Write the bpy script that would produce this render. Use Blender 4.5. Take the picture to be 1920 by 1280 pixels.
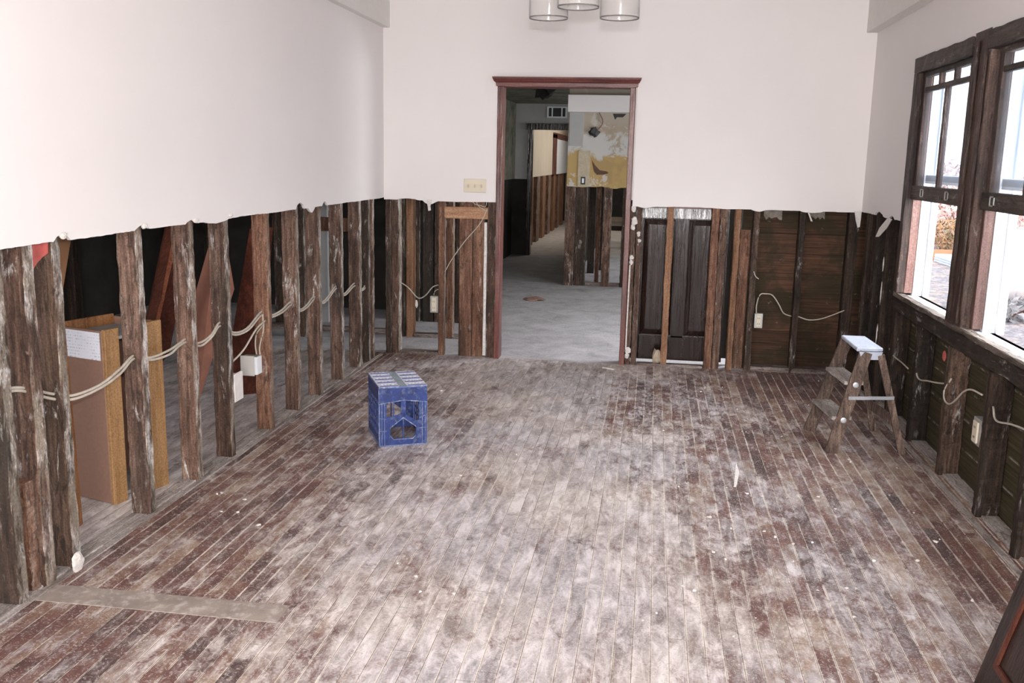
import bpy, bmesh, math, random
from mathutils import Vector, Matrix, noise as mnoise
random.seed(7)
S = bpy.context.scene
for o in list(bpy.data.objects): bpy.data.objects.remove(o)
col = S.collection

# ------------------------------------------------------------------ camera
F_PX, YAW, PITCH, ROLL = 1778.24, 0.144022, 0.190815, 0.0208219
EYE = Vector((0, 0, 1.52))
fwd = Vector((-math.sin(YAW)*math.cos(PITCH), math.cos(YAW)*math.cos(PITCH), -math.sin(PITCH)))
r0 = Vector((math.cos(YAW), math.sin(YAW), 0)); u0 = r0.cross(fwd)
rt = r0*math.cos(ROLL) + u0*math.sin(ROLL); up = -r0*math.sin(ROLL) + u0*math.cos(ROLL)
cd = bpy.data.cameras.new('camera'); cam = bpy.data.objects.new('camera', cd); col.objects.link(cam)
cd.sensor_width = 36; cd.lens = F_PX*36/1920; cd.clip_start = 0.05; cd.clip_end = 200
cam.matrix_world = Matrix(((rt.x, up.x, -fwd.x, EYE.x), (rt.y, up.y, -fwd.y, EYE.y), (rt.z, up.z, -fwd.z, EYE.z), (0, 0, 0, 1)))
S.camera = cam

# ------------------------------------------------------------------ world, exposure, lights
w = bpy.data.worlds.new('overcast_sky'); S.world = w; w.use_nodes = True
bg = w.node_tree.nodes['Background']; bg.inputs[0].default_value = (0.93, 0.96, 1.0, 1); bg.inputs[1].default_value = 4.2
S.view_settings.view_transform = 'Standard'; S.view_settings.look = 'None'
S.view_settings.exposure = 0.2; S.view_settings.gamma = 1.0; S.view_settings.use_curve_mapping = False
def area(name, loc, direction, sx, sy, power, color=(1, 1, 1), spread=180):
    l = bpy.data.lights.new(name, 'AREA'); l.shape = 'RECTANGLE'; l.size = sx; l.size_y = sy
    l.energy = power; l.color = color; l.spread = math.radians(spread)
    o = bpy.data.objects.new(name, l); col.objects.link(o); o.location = loc
    o.rotation_euler = Vector(direction).to_track_quat('-Z', 'Y').to_euler(); return o
area('camera_flash', (0.0, 0.02, 1.62), (-0.14, 1, -0.12), 0.06, 0.035, 62, (1.0, 0.98, 1.0))
area('daylight_rear_window', (0.75, -3.3, 1.75), (-0.08, 1, -0.08), 1.2, 1.7, 235, (1.0, 0.97, 0.95))
area('fill_side_room', (-3.9, -3.2, 1.5), (0.05, 1, -0.25), 2.2, 1.3, 130, (0.92, 0.95, 1.0))  # unseen fill light added to brighten the side room floor
area('daylight_side_window_pair', (1.95, 4.85, 1.6), (-1, 0, -0.35), 2.0, 1.2, 60, (0.93, 0.96, 1.0))
area('daylight_corridor', (-0.6, 19.0, 2.2), (-0.7, 0, -0.7), 5.0, 0.8, 42, (1.0, 0.92, 0.84))
area('fill_middle_room_far', (1.5, 10.3, 1.7), (-1.0, 0.7, 0.1), 0.9, 1.0, 26, (0.98, 0.98, 1.0))  # added fill that lifts the peeling wall, stands for no known window
area('daylight_far_room', (1.2, 13.6, 1.6), (-0.7, 0, -0.7), 1.5, 1.2, 30, (0.95, 0.97, 1.0))
area('daylight_middle_room_window', (1.5, 8.0, 1.35), (-1.0, -0.1, -0.6), 1.0, 1.1, 95, (0.96, 0.97, 1.0))
sl = bpy.data.lights.new('sun', 'SUN'); sl.energy = 1.6; sl.angle = 0.02; sl.color = (1, 0.95, 0.88)
so = bpy.data.objects.new('sun', sl); col.objects.link(so); so.rotation_euler = Vector((0.15, -0.55, -0.8)).to_track_quat('-Z', 'Y').to_euler(); so.location = (6, 20, 12)

# ------------------------------------------------------------------ node helpers
class NT:
    def __init__(s, name):
        s.m = bpy.data.materials.new(name); s.m.use_nodes = True; s.t = s.m.node_tree; s.t.nodes.clear()
        s.out = s.t.nodes.new('ShaderNodeOutputMaterial'); s.b = s.t.nodes.new('ShaderNodeBsdfPrincipled')
        s.t.links.new(s.b.outputs[0], s.out.inputs[0])
    def n(s, typ, **kw):
        nd = s.t.nodes.new('ShaderNode'+typ)
        for k, v in kw.items(): setattr(nd, k, v)
        return nd
    def put(s, sock, v):
        if isinstance(v, bpy.types.NodeSocket): s.t.links.new(v, sock)
        elif v is not None:
            if isinstance(v, tuple) and len(v) == 3 and sock.type == 'RGBA': v = v+(1,)
            sock.default_value = v
    def math(s, op, a, b=None, c=None, clamp=False):
        nd = s.n('Math', operation=op, use_clamp=clamp)
        for i, v in enumerate((a, b, c)):
            if v is not None: s.put(nd.inputs[i], v)
        return nd.outputs[0]
    def vec(s, x, y, z):
        nd = s.n('CombineXYZ'); s.put(nd.inputs[0], x); s.put(nd.inputs[1], y); s.put(nd.inputs[2], z); return nd.outputs[0]
    def obj(s): return s.n('TexCoord').outputs['Object']
    def sep(s, v):
        nd = s.n('SeparateXYZ'); s.put(nd.inputs[0], v); return nd.outputs
    def scale(s, v, sc, off=None):
        nd = s.n('Mapping'); s.put(nd.inputs[0], v); nd.inputs['Scale'].default_value = sc
        if off is not None: s.put(nd.inputs['Location'], off)
        return nd.outputs[0]
    def rnd(s): return s.n('ObjectInfo').outputs['Random']
    def noise(s, v, sc, det=3, rough=.55, dist=0):
        nd = s.n('TexNoise'); s.put(nd.inputs['Vector'], v); nd.inputs['Scale'].default_value = sc
        nd.inputs['Detail'].default_value = det; nd.inputs['Roughness'].default_value = rough; nd.inputs['Distortion'].default_value = dist
        return nd.outputs['Fac']
    def ramp(s, f, stops, interp='LINEAR'):
        nd = s.n('ValToRGB'); s.put(nd.inputs[0], f); cr = nd.color_ramp; cr.interpolation = interp
        while len(cr.elements) < len(stops): cr.elements.new(.5)
        for e, (p, c) in zip(cr.elements, stops):
            e.position = p; e.color = (c, c, c, 1) if not isinstance(c, tuple) else c+(1,)
        return nd.outputs[0]
    def mix(s, f, a, b, typ='MIX'):
        nd = s.n('Mix', data_type='RGBA', blend_type=typ)
        s.put(nd.inputs[0], f); s.put(nd.inputs[6], a); s.put(nd.inputs[7], b); return nd.outputs[2]
    def step(s, f, lo, hi):
        nd = s.n('MapRange', clamp=True, interpolation_type='SMOOTHSTEP'); s.put(nd.inputs[0], f)
        nd.inputs[1].default_value = lo; nd.inputs[2].default_value = hi; return nd.outputs[0]
    def white(s, v, dim='2D'):
        nd = s.n('TexWhiteNoise', noise_dimensions=dim)
        s.put(nd.inputs['Vector' if dim != '1D' else 'W'], v); return nd.outputs['Value']
    def bump(s, h, st=.3, d=.01):
        nd = s.n('Bump'); nd.inputs['Strength'].default_value = st; nd.inputs['Distance'].default_value = d
        s.put(nd.inputs['Height'], h); s.t.links.new(nd.outputs[0], s.b.inputs['Normal'])
    def fin(s, color, rough=.7, metal=0, spec=None):
        s.put(s.b.inputs['Base Color'], color); s.put(s.b.inputs['Roughness'], rough); s.b.inputs['Metallic'].default_value = metal
        if spec is not None: s.b.inputs['Specular IOR Level'].default_value = spec
        return s.m

def mat_wood(name, dark, mid, light, axis=2, white=.3, mould=.5, rough=.75, rndval=.35, whitecol=(.62, .58, .54), spec=.35, grain=1.0, face=0):
    n = NT(name); o = n.obj(); r = n.rnd()
    off = n.vec(n.math('MULTIPLY', r, 13.1), n.math('MULTIPLY', r, 31.7), n.math('MULTIPLY', r, 7.3))
    g = [1, 1, 1]; g[axis] = .05
    st = n.scale(o, tuple(g), off)
    f1 = n.noise(st, 55*grain, 4, .62, .6)
    g2 = [1, 1, 1]; g2[axis] = .25
    f2 = n.noise(n.scale(o, tuple(g2), off), 9, 3, .6, .4)
    c = n.ramp(n.math('ADD', n.math('MULTIPLY', f1, .6), n.math('MULTIPLY', f2, .4)), [(.33, dark), (.5, mid), (.66, light)])
    br = n.math('ADD', n.math('MULTIPLY', n.math('SUBTRACT', r, .5), rndval*2), 1.0)
    c = n.mix(1.0, c, n.vec(br, br, br), 'MULTIPLY')
    f3 = n.noise(n.scale(o, (1, 1, 1) if axis > 2 else tuple(g2), off), 6.5, 4, .65, .3)
    c = n.mix(n.math('MULTIPLY', n.step(f3, .5, .68), mould), c, (.035, .028, .02))
    if white > 0:
        g3 = [1, 1, 1]; g3[axis] = .22
        f4 = n.noise(n.scale(o, tuple(g3), n.vec(n.math('MULTIPLY', r, 51.1), n.math('MULTIPLY', r, 3.7), 2.0)), 26, 5, .72, .5)
        f5 = n.noise(n.scale(o, (1, 1, .6), off), 4.5, 2)
        m = n.math('MULTIPLY', n.step(f4, .56, .68), n.step(f5, .45, .62))
        c = n.mix(n.math('MULTIPLY', m, white*2.2, clamp=True), c, whitecol)
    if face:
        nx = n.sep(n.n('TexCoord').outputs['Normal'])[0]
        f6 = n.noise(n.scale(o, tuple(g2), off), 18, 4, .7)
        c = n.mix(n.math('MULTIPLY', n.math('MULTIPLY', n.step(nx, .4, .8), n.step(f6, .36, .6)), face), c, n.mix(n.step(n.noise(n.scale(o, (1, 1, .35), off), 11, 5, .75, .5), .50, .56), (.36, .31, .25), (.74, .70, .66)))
    if white > .2:
        f8 = n.noise(n.scale(o, tuple(g2), n.vec(n.math('MULTIPLY', r, 17.0), 4.0, n.math('MULTIPLY', r, 9.0))), 38, 5, .75, .8)
        c = n.mix(n.math('MULTIPLY', n.step(f8, .52, .62), .7), c, tuple(v*.8 for v in dark))
        c = n.mix(n.math('MULTIPLY', n.step(f8, .40, .33), .45), c, tuple(min(1, v*1.5) for v in light))
    fs = n.noise(n.scale(o, (1, 1, 1)), 130, 2, .6)
    fv = n.math('ADD', .22, n.math('MULTIPLY', fs, 1.3)); c = n.mix(1.0, c, n.vec(fv, fv, fv), 'MULTIPLY')
    n.bump(f1, .6, .006)
    return n.fin(c, rough, 0, spec)

def mat_plain(name, c, rough=.6, metal=0, var=.12, sc=8, spec=None, bump=0, dirt=None, dirtamt=.0):
    n = NT(name); f = n.noise(n.obj(), sc, 4, .6)
    d = tuple(x*(1-var) for x in c); l = tuple(min(1, x*(1+var)) for x in c)
    cc = n.ramp(f, [(.3, d), (.7, l)])
    if dirt:
        f2 = n.noise(n.obj(), sc*2.3, 5, .7, .4); cc = n.mix(n.math('MULTIPLY', n.step(f2, .48, .66), dirtamt), cc, dirt)
    if bump: n.bump(n.noise(n.obj(), sc*12, 3), bump, .002)
    return n.fin(cc, rough, metal, spec)

M = {}
M['paint'] = mat_plain('white_wall_paint', (.80, .765, .755), .75, var=.02, sc=1.3, bump=.15, spec=.2)
M['ceil'] = mat_plain('ceiling_paint', (.78, .75, .72), .9, var=.03, sc=30, bump=.6)
M['plaster'] = mat_plain('broken_plaster', (.72, .68, .65), .9, var=.15, sc=40, bump=.5, dirt=(.35, .27, .2), dirtamt=.35)
M['stud'] = mat_wood('weathered_stud_wood', (.03, .018, .013), (.13, .072, .05), (.30, .195, .145), white=.5, mould=.6, face=.75)
M['stud_dirty'] = mat_wood('mouldy_stud_wood', (.02, .012, .008), (.075, .045, .03), (.19, .12, .085), white=.38, mould=.75, face=.6)
M['stud_dark'] = mat_wood('dark_brown_stud_wood', (.008, .005, .004), (.03, .018, .012), (.08, .046, .03), white=.3, mould=.7)  # same grain as the weathered studs, darker all over
M['stud_red'] = mat_wood('clean_reddish_stud_wood', (.06, .027, .016), (.18, .086, .052), (.32, .185, .12), white=.22, mould=.55, rndval=.2, face=.35)
M['stud_pale'] = mat_wood('pale_orange_stud_wood', (.09, .04, .02), (.25, .125, .068), (.37, .215, .13), white=.05, mould=.45, rndval=.15)
M['sheath'] = None
M['mahogany'] = mat_wood('dark_red_door_trim', (.05, .012, .008), (.16, .045, .035), (.27, .09, .07), white=.0, mould=.15, rough=.35, spec=.6, rndval=.1, grain=.7)
M['mahogany_x'] = mat_wood('dark_red_head_trim', (.05, .012, .008), (.15, .042, .035), (.25, .085, .065), axis=0, white=.0, mould=.15, rough=.4, spec=.6, rndval=.1, grain=.7)
M['door_dark'] = mat_wood('dark_stained_door', (.008, .003, .002), (.016, .007, .005), (.03, .013, .009), white=0, mould=.1, rough=.17, spec=.45, rndval=.05, grain=.7)
M['window_wood'] = mat_wood('old_dark_window_wood', (.015, .009, .007), (.055, .03, .023), (.13, .08, .06), white=.21, mould=.5, rough=.6)
M['window_wood_y'] = mat_wood('old_dark_window_rail_wood', (.015, .011, .008), (.05, .034, .026), (.11, .08, .065), axis=1, white=.21, mould=.5, rough=.6)
M['jamb'] = mat_wood('pinkish_brown_jamb_wood', (.10, .05, .04), (.17, .09, .075), (.24, .135, .11), white=.05, mould=.15, rough=.5)
M['white_paint'] = mat_plain('white_exterior_paint', (.82, .84, .88), .5, var=.03)
M['header'] = mat_wood('dark_rough_header_wood', (.010, .007, .005), (.035, .022, .014), (.085, .056, .04), axis=1, white=.21, mould=.7)
M['sill'] = mat_wood('dusty_sill_wood', (.03, .022, .016), (.10, .075, .06), (.25, .21, .18), axis=1, white=.5, mould=.5)
M['plate'] = mat_wood('dusty_sole_plate', (.2, .16, .14), (.4, .35, .32), (.56, .51, .48), axis=1, white=.4, mould=.1, rndval=.08)
M['plate_x'] = mat_wood('dirty_cross_plate', (.06, .04, .03), (.22, .17, .15), (.45, .4, .37), axis=0, white=.4, mould=.2, rndval=.08)
M['block'] = mat_wood('pale_blocking_wood', (.28, .13, .06), (.47, .25, .14), (.6, .38, .25), axis=0, white=.05, mould=.15, rndval=.05)
M['cable'] = mat_plain('cream_cable_sheath', (.50, .45, .38), .5, var=.12, sc=30, dirt=(.3, .25, .2), dirtamt=.3)
M['cable_grey'] = mat_plain('grey_cable_sheath', (.42, .39, .34), .6, var=.15, sc=30)
M['metal'] = mat_plain('galvanized_box', (.45, .45, .43), .5, .6, dirt=(.3, .22, .16), dirtamt=.4, sc=30)
M['bracket'] = mat_plain('zinc_steel', (.55, .58, .62), .4, .5, sc=20)
M['box_grey'] = mat_plain('light_grey_cover', (.55, .53, .50), .5, var=.06)
M['box_white'] = mat_plain('white_plaster_box', (.74, .69, .66), .8, var=.08, sc=20, bump=.4)
M['ivory'] = mat_plain('ivory_plastic', (.70, .63, .50), .4, var=.02)
M['ivory_toggle'] = mat_plain('ivory_toggle', (.55, .48, .36), .4, var=.02)
M['black'] = mat_plain('black_plastic', (.02, .02, .02), .5)
M['red_paint'] = mat_plain('red_paint_patch', (.50, .10, .09), .7, var=.2, sc=25, dirt=(.3, .2, .14), dirtamt=.4)
M['hardboard'] = mat_plain('brown_hardboard', (.22, .125, .09), .38, var=.08, sc=60, spec=.5)
M['oak'] = mat_wood('golden_oak_veneer', (.25, .13, .05), (.35, .19, .08), (.42, .25, .115), white=0, mould=0, rough=.45, rndval=0)
M['oak_dark'] = mat_wood('dark_oak_edge', (.16, .06, .02), (.3, .13, .045), (.38, .18, .07), white=0, mould=.1, rough=.5, rndval=0)
M['dust_grey'] = mat_plain('grey_dusty_board', (.25, .23, .22), .8, var=.2, sc=20)
M['pinkply'] = mat_plain('pinkish_hardboard', (.36, .16, .11), .6, var=.12, sc=12)
M['tan_sheet'] = mat_plain('tan_hardboard', (.26, .13, .06), .6, var=.1, sc=14)
M['redboard'] = mat_wood('red_brown_stained_board', (.035, .009, .005), (.085, .022, .012), (.15, .045, .025), white=0, mould=.2, rough=.4, rndval=.1)
M['redboard_light'] = mat_wood('paler_red_ridge', (.14, .04, .02), (.25, .08, .04), (.34, .12, .06), white=0, mould=.1, rough=.4, rndval=.1)  # paler version of the red-brown board, for the moulding ridge
M['stool'] = mat_wood('worn_grey_stool_wood', (.04, .026, .02), (.14, .092, .07), (.28, .2, .16), white=.4, mould=.3, rndval=.08)
M['stool_top'] = mat_plain('blue_grey_painted_top', (.42, .46, .55), .6, var=.12, sc=18, dirt=(.6, .6, .63), dirtamt=.5)
M['stone'] = mat_plain('tan_rubble', (.42, .34, .26), .9, var=.2, sc=25, bump=.6)

def mat_sheath():
    n = NT('horizontal_plank_sheathing'); o = n.obj(); x, y, z = n.sep(o)
    hz = n.math('ADD', x, y)
    row = n.math('FLOOR', n.math('DIVIDE', z, .145)); fr = n.math('FRACT', n.math('DIVIDE', z, .145))
    rr = n.white(n.vec(row, 3.0, 0.0))
    f = n.noise(n.vec(n.math('MULTIPLY', hz, 1.2), row, n.math('MULTIPLY', z, 40)), 2.2, 5, .65, .4)
    c = n.ramp(n.math('ADD', n.math('MULTIPLY', f, .75), n.math('MULTIPLY', rr, .25)), [(.3, (.014, .009, .004)), (.5, (.06, .029, .015)), (.72, (.13, .063, .037))])
    f2 = n.noise(o, 3.2, 4, .65, .5)
    c = n.mix(n.math('MULTIPLY', n.step(f2, .42, .6), .75), c, (.024, .021, .009))
    f3 = n.noise(o, 14, 5, .75)
    c = n.mix(n.math('MULTIPLY', n.step(f3, .64, .74), .5), c, (.30, .26, .2))
    gap = n.math('LESS_THAN', fr, .045)
    c = n.mix(n.math('MULTIPLY', gap, .45), c, (.006, .004, .003))
    n.bump(n.math('ADD', n.math('MULTIPLY', gap, -1.5), f), .5, .006)
    return n.fin(c, .8, 0, .3)
M['sheath'] = mat_sheath()

def mat_sheath_right():
    n = NT('greenish_plank_sheathing'); o = n.obj(); x, y, z = n.sep(o)
    row = n.math('FLOOR', n.math('DIVIDE', z, .145)); fr = n.math('FRACT', n.math('DIVIDE', z, .145))
    f = n.noise(n.vec(n.math('MULTIPLY', y, 1.0), row, n.math('MULTIPLY', z, 40)), 2.2, 5, .65, .4)
    c = n.ramp(f, [(.3, (.02, .018, .008)), (.55, (.055, .045, .022)), (.75, (.11, .08, .045))])
    f3 = n.noise(n.vec(n.math('MULTIPLY', y, .8), 0.0, z), 12, 4, .7)
    edge = n.step(fr, .1, .0)
    c = n.mix(n.math('MULTIPLY', n.math('MULTIPLY', n.step(f3, .45, .6), edge), .8), c, (.36, .34, .29))
    n.bump(f, .4, .005)
    return n.fin(c, .8, 0, .3)
M['sheath_r'] = mat_sheath_right()

def mat_floor(name='dusty_strip_floor', extra=0.0):
    n = NT(name); o = n.obj(); x, y, z = n.sep(o)
    W = .057
    wob = n.math('MULTIPLY', n.math('SUBTRACT', n.noise(n.vec(x, n.math('MULTIPLY', y, .35), 0.0), 2.0, 1), .5), .010)
    xs = n.math('DIVIDE', n.math('ADD', x, wob), W)
    ix = n.math('FLOOR', xs); fx = n.math('FRACT', xs)
    ro = n.white(n.vec(ix, 1.0, 0.0)); yl = n.math('DIVIDE', n.math('ADD', y, n.math('MULTIPLY', ro, 9.0)), 1.15)
    iy = n.math('FLOOR', yl); fy = n.math('FRACT', yl)
    rb = n.white(n.vec(ix, iy, 0.0)); rb2 = n.white(n.vec(ix, iy, 0.0), '3D')
    rb2 = n.white(n.vec(n.math('ADD', ix, 57.0), iy, 0.0))
    g = n.noise(n.vec(n.math('MULTIPLY', x, 60.0), n.math('MULTIPLY', y, 2.5), rb), 1.0, 4, .65, .5)
    big = n.noise(n.vec(x, n.math('MULTIPLY', y, .6), 0.0), 1.6, 4, .6, .4)
    bn = n.noise(n.vec(n.math('MULTIPLY', ix, 7.31), n.math('MULTIPLY', y, 2.4), 0.0), 1.0, 3, .65)
    # bare boards: brown-red through tan
    base = n.ramp(n.math('ADD', n.math('ADD', n.math('MULTIPLY', bn, .62), n.math('MULTIPLY', g, .3)), n.math('MULTIPLY', rb, .16)),
                  [(.33, (.045, .030, .03)), (.44, (.10, .055, .050)), (.54, (.155, .070, .058)), (.62, (.24, .15, .105)), (.72, (.42, .31, .23))])
    # amount of dust / worn-off finish
    cx = n.math('SUBTRACT', x, n.math('ADD', -.55, n.math('MULTIPLY', n.math('SUBTRACT', 5.0, y), .12)))
    band = n.math('POWER', 2.718, n.math('MULTIPLY', n.math('MULTIPLY', cx, cx), -1.15))
    fine = n.noise(n.vec(x, n.math('MULTIPLY', y, .55), 0.0), 5.5, 6, .72, .6)
    fine2 = n.noise(n.vec(x, n.math('MULTIPLY', y, .5), 3.0), 22, 5, .75, .8)
    pb = n.math('MULTIPLY', n.math('SUBTRACT', bn, .5), .55)
    d = n.math('ADD', n.math('ADD', n.math('MULTIPLY', band, .34), n.math('MULTIPLY', fine, .75)), n.math('ADD', n.math('MULTIPLY', big, .75), pb))
    streak = n.noise(n.vec(n.math('MULTIPLY', x, 75), n.math('MULTIPLY', y, 5), rb2), 1.0, 5, .75, .8)
    d = n.math('ADD', d, n.math('ADD', n.math('MULTIPLY', n.math('SUBTRACT', fine2, .5), 1.0), n.math('MULTIPLY', streak, .38)))
    d = n.math('ADD', d, .055)
    d = n.math('ADD', d, extra)
    dm = n.step(d, .93, 1.36)
    f7 = n.noise(o, .9, 2)
    dn = n.noise(n.vec(x, n.math('MULTIPLY', y, .33), n.math('MULTIPLY', ix, .05)), 12, 6, .75, .5)
    dustc = n.mix(n.step(f7, .4, .6), n.ramp(dn, [(.36, (.25, .23, .235)), (.5, (.50, .465, .48)), (.62, (.76, .71, .73))]), n.ramp(dn, [(.36, (.31, .26, .23)), (.5, (.57, .505, .475)), (.62, (.82, .76, .73))]))
    c = n.mix(n.math('MULTIPLY', dm, .93), base, dustc)
    # pale filled seams, dark open seams
    sm = n.noise(n.vec(n.math('MULTIPLY', ix, 3.3), n.math('MULTIPLY', y, 1.1), 0.0), 1.0, 3)
    e = n.math('ABSOLUTE', n.math('SUBTRACT', fx, .5))
    seam = n.step(n.math('ADD', e, n.math('MULTIPLY', n.math('SUBTRACT', fine2, .5), .12)), .425, .465)
    pale = n.math('MULTIPLY', seam, n.step(sm, .36, .46)); darks = n.math('MULTIPLY', n.step(e, .466, .485), n.step(sm, .66, .50))
    c = n.mix(n.math('MULTIPLY', n.math('MULTIPLY', pale, n.step(fine2, .32, .52)), .9), c, (.80, .71, .63))
    c = n.mix(n.math('MULTIPLY', darks, .85), c, (.06, .048, .042))
    butt = n.math('LESS_THAN', fy, .003); c = n.mix(n.math('MULTIPLY', butt, .5), c, (.06, .045, .04))
    # fine trowel scratches and specks
    vs = n.n('TexVoronoi', feature='F1'); n.put(vs.inputs['Vector'], o); vs.inputs['Scale'].default_value = 34; 
    sp = n.math('MULTIPLY', n.math('LESS_THAN', vs.outputs['Distance'], .11), n.step(n.noise(o, 3.1, 3), .5, .56))
    c = n.mix(n.math('MULTIPLY', sp, .55), c, (.78, .75, .73))
    sc = n.noise(n.vec(x, y, 9.0), 42, 3, .6, 3.0)
    c = n.mix(n.math('MULTIPLY', n.step(sc, .56, .62), .42), c, (.74, .68, .64))
    c = n.mix(n.math('MULTIPLY', n.step(sc, .41, .35), .35), c, (.10, .07, .06))
    rg = n.math('ADD', .42, n.math('MULTIPLY', fine, .25))
    n.bump(n.math('ADD', n.math('MULTIPLY', seam, -1.0), n.math('MULTIPLY', fine2, .6)), .3, .003)
    return n.fin(c, rg, 0, .45)
M['floor'] = mat_floor()
M['floor_side'] = mat_floor('grey_dusty_side_floor', .42)

def mat_floor2():
    n = NT('grey_dust_floor'); o = n.obj()
    f = n.noise(o, 4, 6, .75, .6); f2 = n.noise(o, 60, 3, .7); f3 = n.noise(o, .8, 2)
    c = n.ramp(n.math('ADD', n.math('MULTIPLY', f, .6), n.math('MULTIPLY', f2, .4)), [(.34, (.26, .25, .26)), (.5, (.45, .435, .45)), (.66, (.62, .60, .62))])
    n.bump(f, .3, .01); return n.fin(c, .75, 0, .3)
M['floor2'] = mat_floor2()

def mat_peel():
    n = NT('peeling_ochre_plaster'); o = n.obj()
    x, y, z = n.sep(o)
    f = n.noise(o, 3.0, 6, .65, .7); f2 = n.noise(n.scale(o, (1, 1, 1), (3.0, 0, 5.0)), 4.2, 6, .7, .5)
    hi = n.math('ADD', z, n.math('MULTIPLY', n.math('SUBTRACT', f, .5), .35))
    c = n.mix(n.step(hi, 1.60, 1.63), (.50, .35, .15), (.42, .35, .27))
    c = n.mix(n.math('MULTIPLY', n.step(f, .5, .6), .4), c, (.36, .24, .13))
    band = n.math('MULTIPLY', n.step(hi, 1.56, 1.60), n.step(hi, 1.84, 1.78)); c = n.mix(n.math('MULTIPLY', band, n.step(f2, .40, .48)), c, (.58, .57, .55))
    c = n.mix(n.step(f2, .58, .62), c, (.60, .57, .53))
    c = n.mix(n.math('MULTIPLY', n.step(z, 1.85, 2.0), .6), c, (.46, .42, .36))
    return n.fin(c, .85, 0, .2)
M['peel'] = mat_peel()
M['grey_wall'] = mat_plain('dull_grey_wall', (.42, .42, .41), .85, var=.08, sc=3)
M['green_wall'] = mat_plain('stained_grey_green_wall', (.22, .22, .17), .85, var=.35, sc=2.5, dirt=(.07, .08, .05), dirtamt=.7)
M['cream_wall'] = mat_plain('cream_wall', (.66, .58, .46), .8, var=.05, sc=3)
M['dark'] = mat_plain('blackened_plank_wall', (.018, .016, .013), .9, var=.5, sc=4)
M['darkwood'] = mat_wood('blackened_stud_wood', (.008, .006, .005), (.03, .02, .014), (.07, .045, .03), white=.08, mould=.6)
def mat_glass():
    n = NT('hazy_window_glass'); t = n.t
    tr = n.n('BsdfTransparent'); tr.inputs[0].default_value = (.93, .95, .97, 1)
    gl = n.n('BsdfGlossy'); gl.inputs['Roughness'].default_value = .05
    df = n.n('BsdfDiffuse'); df.inputs[0].default_value = (.6, .64, .7, 1)
    m1 = n.n('MixShader'); m1.inputs[0].default_value = .14; t.links.new(tr.outputs[0], m1.inputs[1]); t.links.new(df.outputs[0], m1.inputs[2])
    m2 = n.n('MixShader'); m2.inputs[0].default_value = .06; t.links.new(m1.outputs[0], m2.inputs[1]); t.links.new(gl.outputs[0], m2.inputs[2])
    t.links.new(m2.outputs[0], n.out.inputs[0]); return n.m
M['glass'] = mat_glass()
def mat_shade():
    n = NT('clear_lamp_glass')
    n.b.inputs['Transmission Weight'].default_value = .85; n.b.inputs['IOR'].default_value = 1.3
    return n.fin((.97, .96, .95), .12)
M['lampglass'] = mat_shade()
M['brass'] = mat_plain('brass_fitting', (.6, .5, .3), .35, .9, var=.05)
M['bulb'] = mat_plain('white_bulb_glass', (.85, .84, .82), .3, var=.01)
M['crate'] = mat_plain('blue_crate_plastic', (.018, .038, .165), .45, var=.35, sc=16, dirt=(.13, .16, .26), dirtamt=.6)
M['crate_edge'] = mat_plain('dusty_blue_crate_edge', (.11, .15, .30), .6, var=.25, sc=20, dirt=(.65, .65, .7), dirtamt=.5)
M['crate_top'] = mat_plain('plaster_dusted_crate_face', (.60, .60, .68), .7, var=.12, sc=30, dirt=(.08, .12, .4), dirtamt=.22)
M['crate_strip'] = mat_plain('grey_green_crate_strip', (.24, .30, .34), .7, var=.2, sc=20, dirt=(.5, .5, .52), dirtamt=.3)
M['leaf_ground'] = None
def mat_ground():
    n = NT('leaf_litter_ground'); o = n.obj()
    f = n.noise(o, 3, 6, .75, .5); f2 = n.noise(o, 14, 5, .75)
    c = n.ramp(f2, [(.3, (.05, .045, .05)), (.5, (.15, .14, .16)), (.7, (.3, .28, .29))])
    c = n.mix(n.math('MULTIPLY', n.step(f, .5, .6), .8), c, (.38, .25, .2)); n.bump(f2, .8, .05)
    return n.fin(c, .9)
M['ground'] = mat_ground()
def mat_leaf(name, a, b):
    n = NT(name); r = n.white(n.n('NewGeometry').outputs['Position'], '3D')
    f = n.noise(n.obj(), 5, 4, .7)
    return n.fin(n.ramp(f, [(.35, a), (.65, b)]), .7)
M['leaf_red'] = mat_leaf('reddish_dry_leaves', (.3, .14, .12), (.75, .55, .5))
M['leaf_green'] = mat_leaf('green_leaves', (.10, .10, .04), (.42, .2, .1))
M['twig'] = mat_plain('grey_twigs', (.2, .19, .2), .9, var=.4)
M['bark'] = mat_plain('twig_bark', (.25, .15, .12), .9)
M['tarp'] = mat_plain('white_sheeting', (.85, .82, .82), .7, var=.05)
M['card'] = mat_plain('brown_cardboard', (.45, .24, .13), .8)
M['bluebox'] = mat_plain('pale_blue_plastic', (.45, .5, .62), .6)

# ------------------------------------------------------------------ mesh helpers
def wpos(o):
    v = Vector((0, 0, 0))
    while o: v += o.location; o = o.parent
    return v
def obj(name, bm, m, parent=None, origin=None, smooth=False):
    """bm holds world coordinates; origin = base centre for a thing, the parent's origin for a part"""
    bmesh.ops.recalc_face_normals(bm, faces=bm.faces)
    if parent is not None: org = wpos(parent)
    elif origin is not None: org = Vector(origin)
    else:
        xs = [v.co.x for v in bm.verts]; ys = [v.co.y for v in bm.verts]; zs = [v.co.z for v in bm.verts]
        org = Vector(((min(xs)+max(xs))/2, (min(ys)+max(ys))/2, min(zs)))
    bmesh.ops.translate(bm, verts=bm.verts, vec=-org)
    me = bpy.data.meshes.new(name); bm.to_mesh(me); bm.free()
    for mm in (m if isinstance(m, (list, tuple)) else [m]): me.materials.append(mm)
    if smooth:
        for p in me.polygons: p.use_smooth = True
    o = bpy.data.objects.new(name, me); col.objects.link(o)
    if parent is not None: o.parent = parent
    else: o.location = org
    return o
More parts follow.
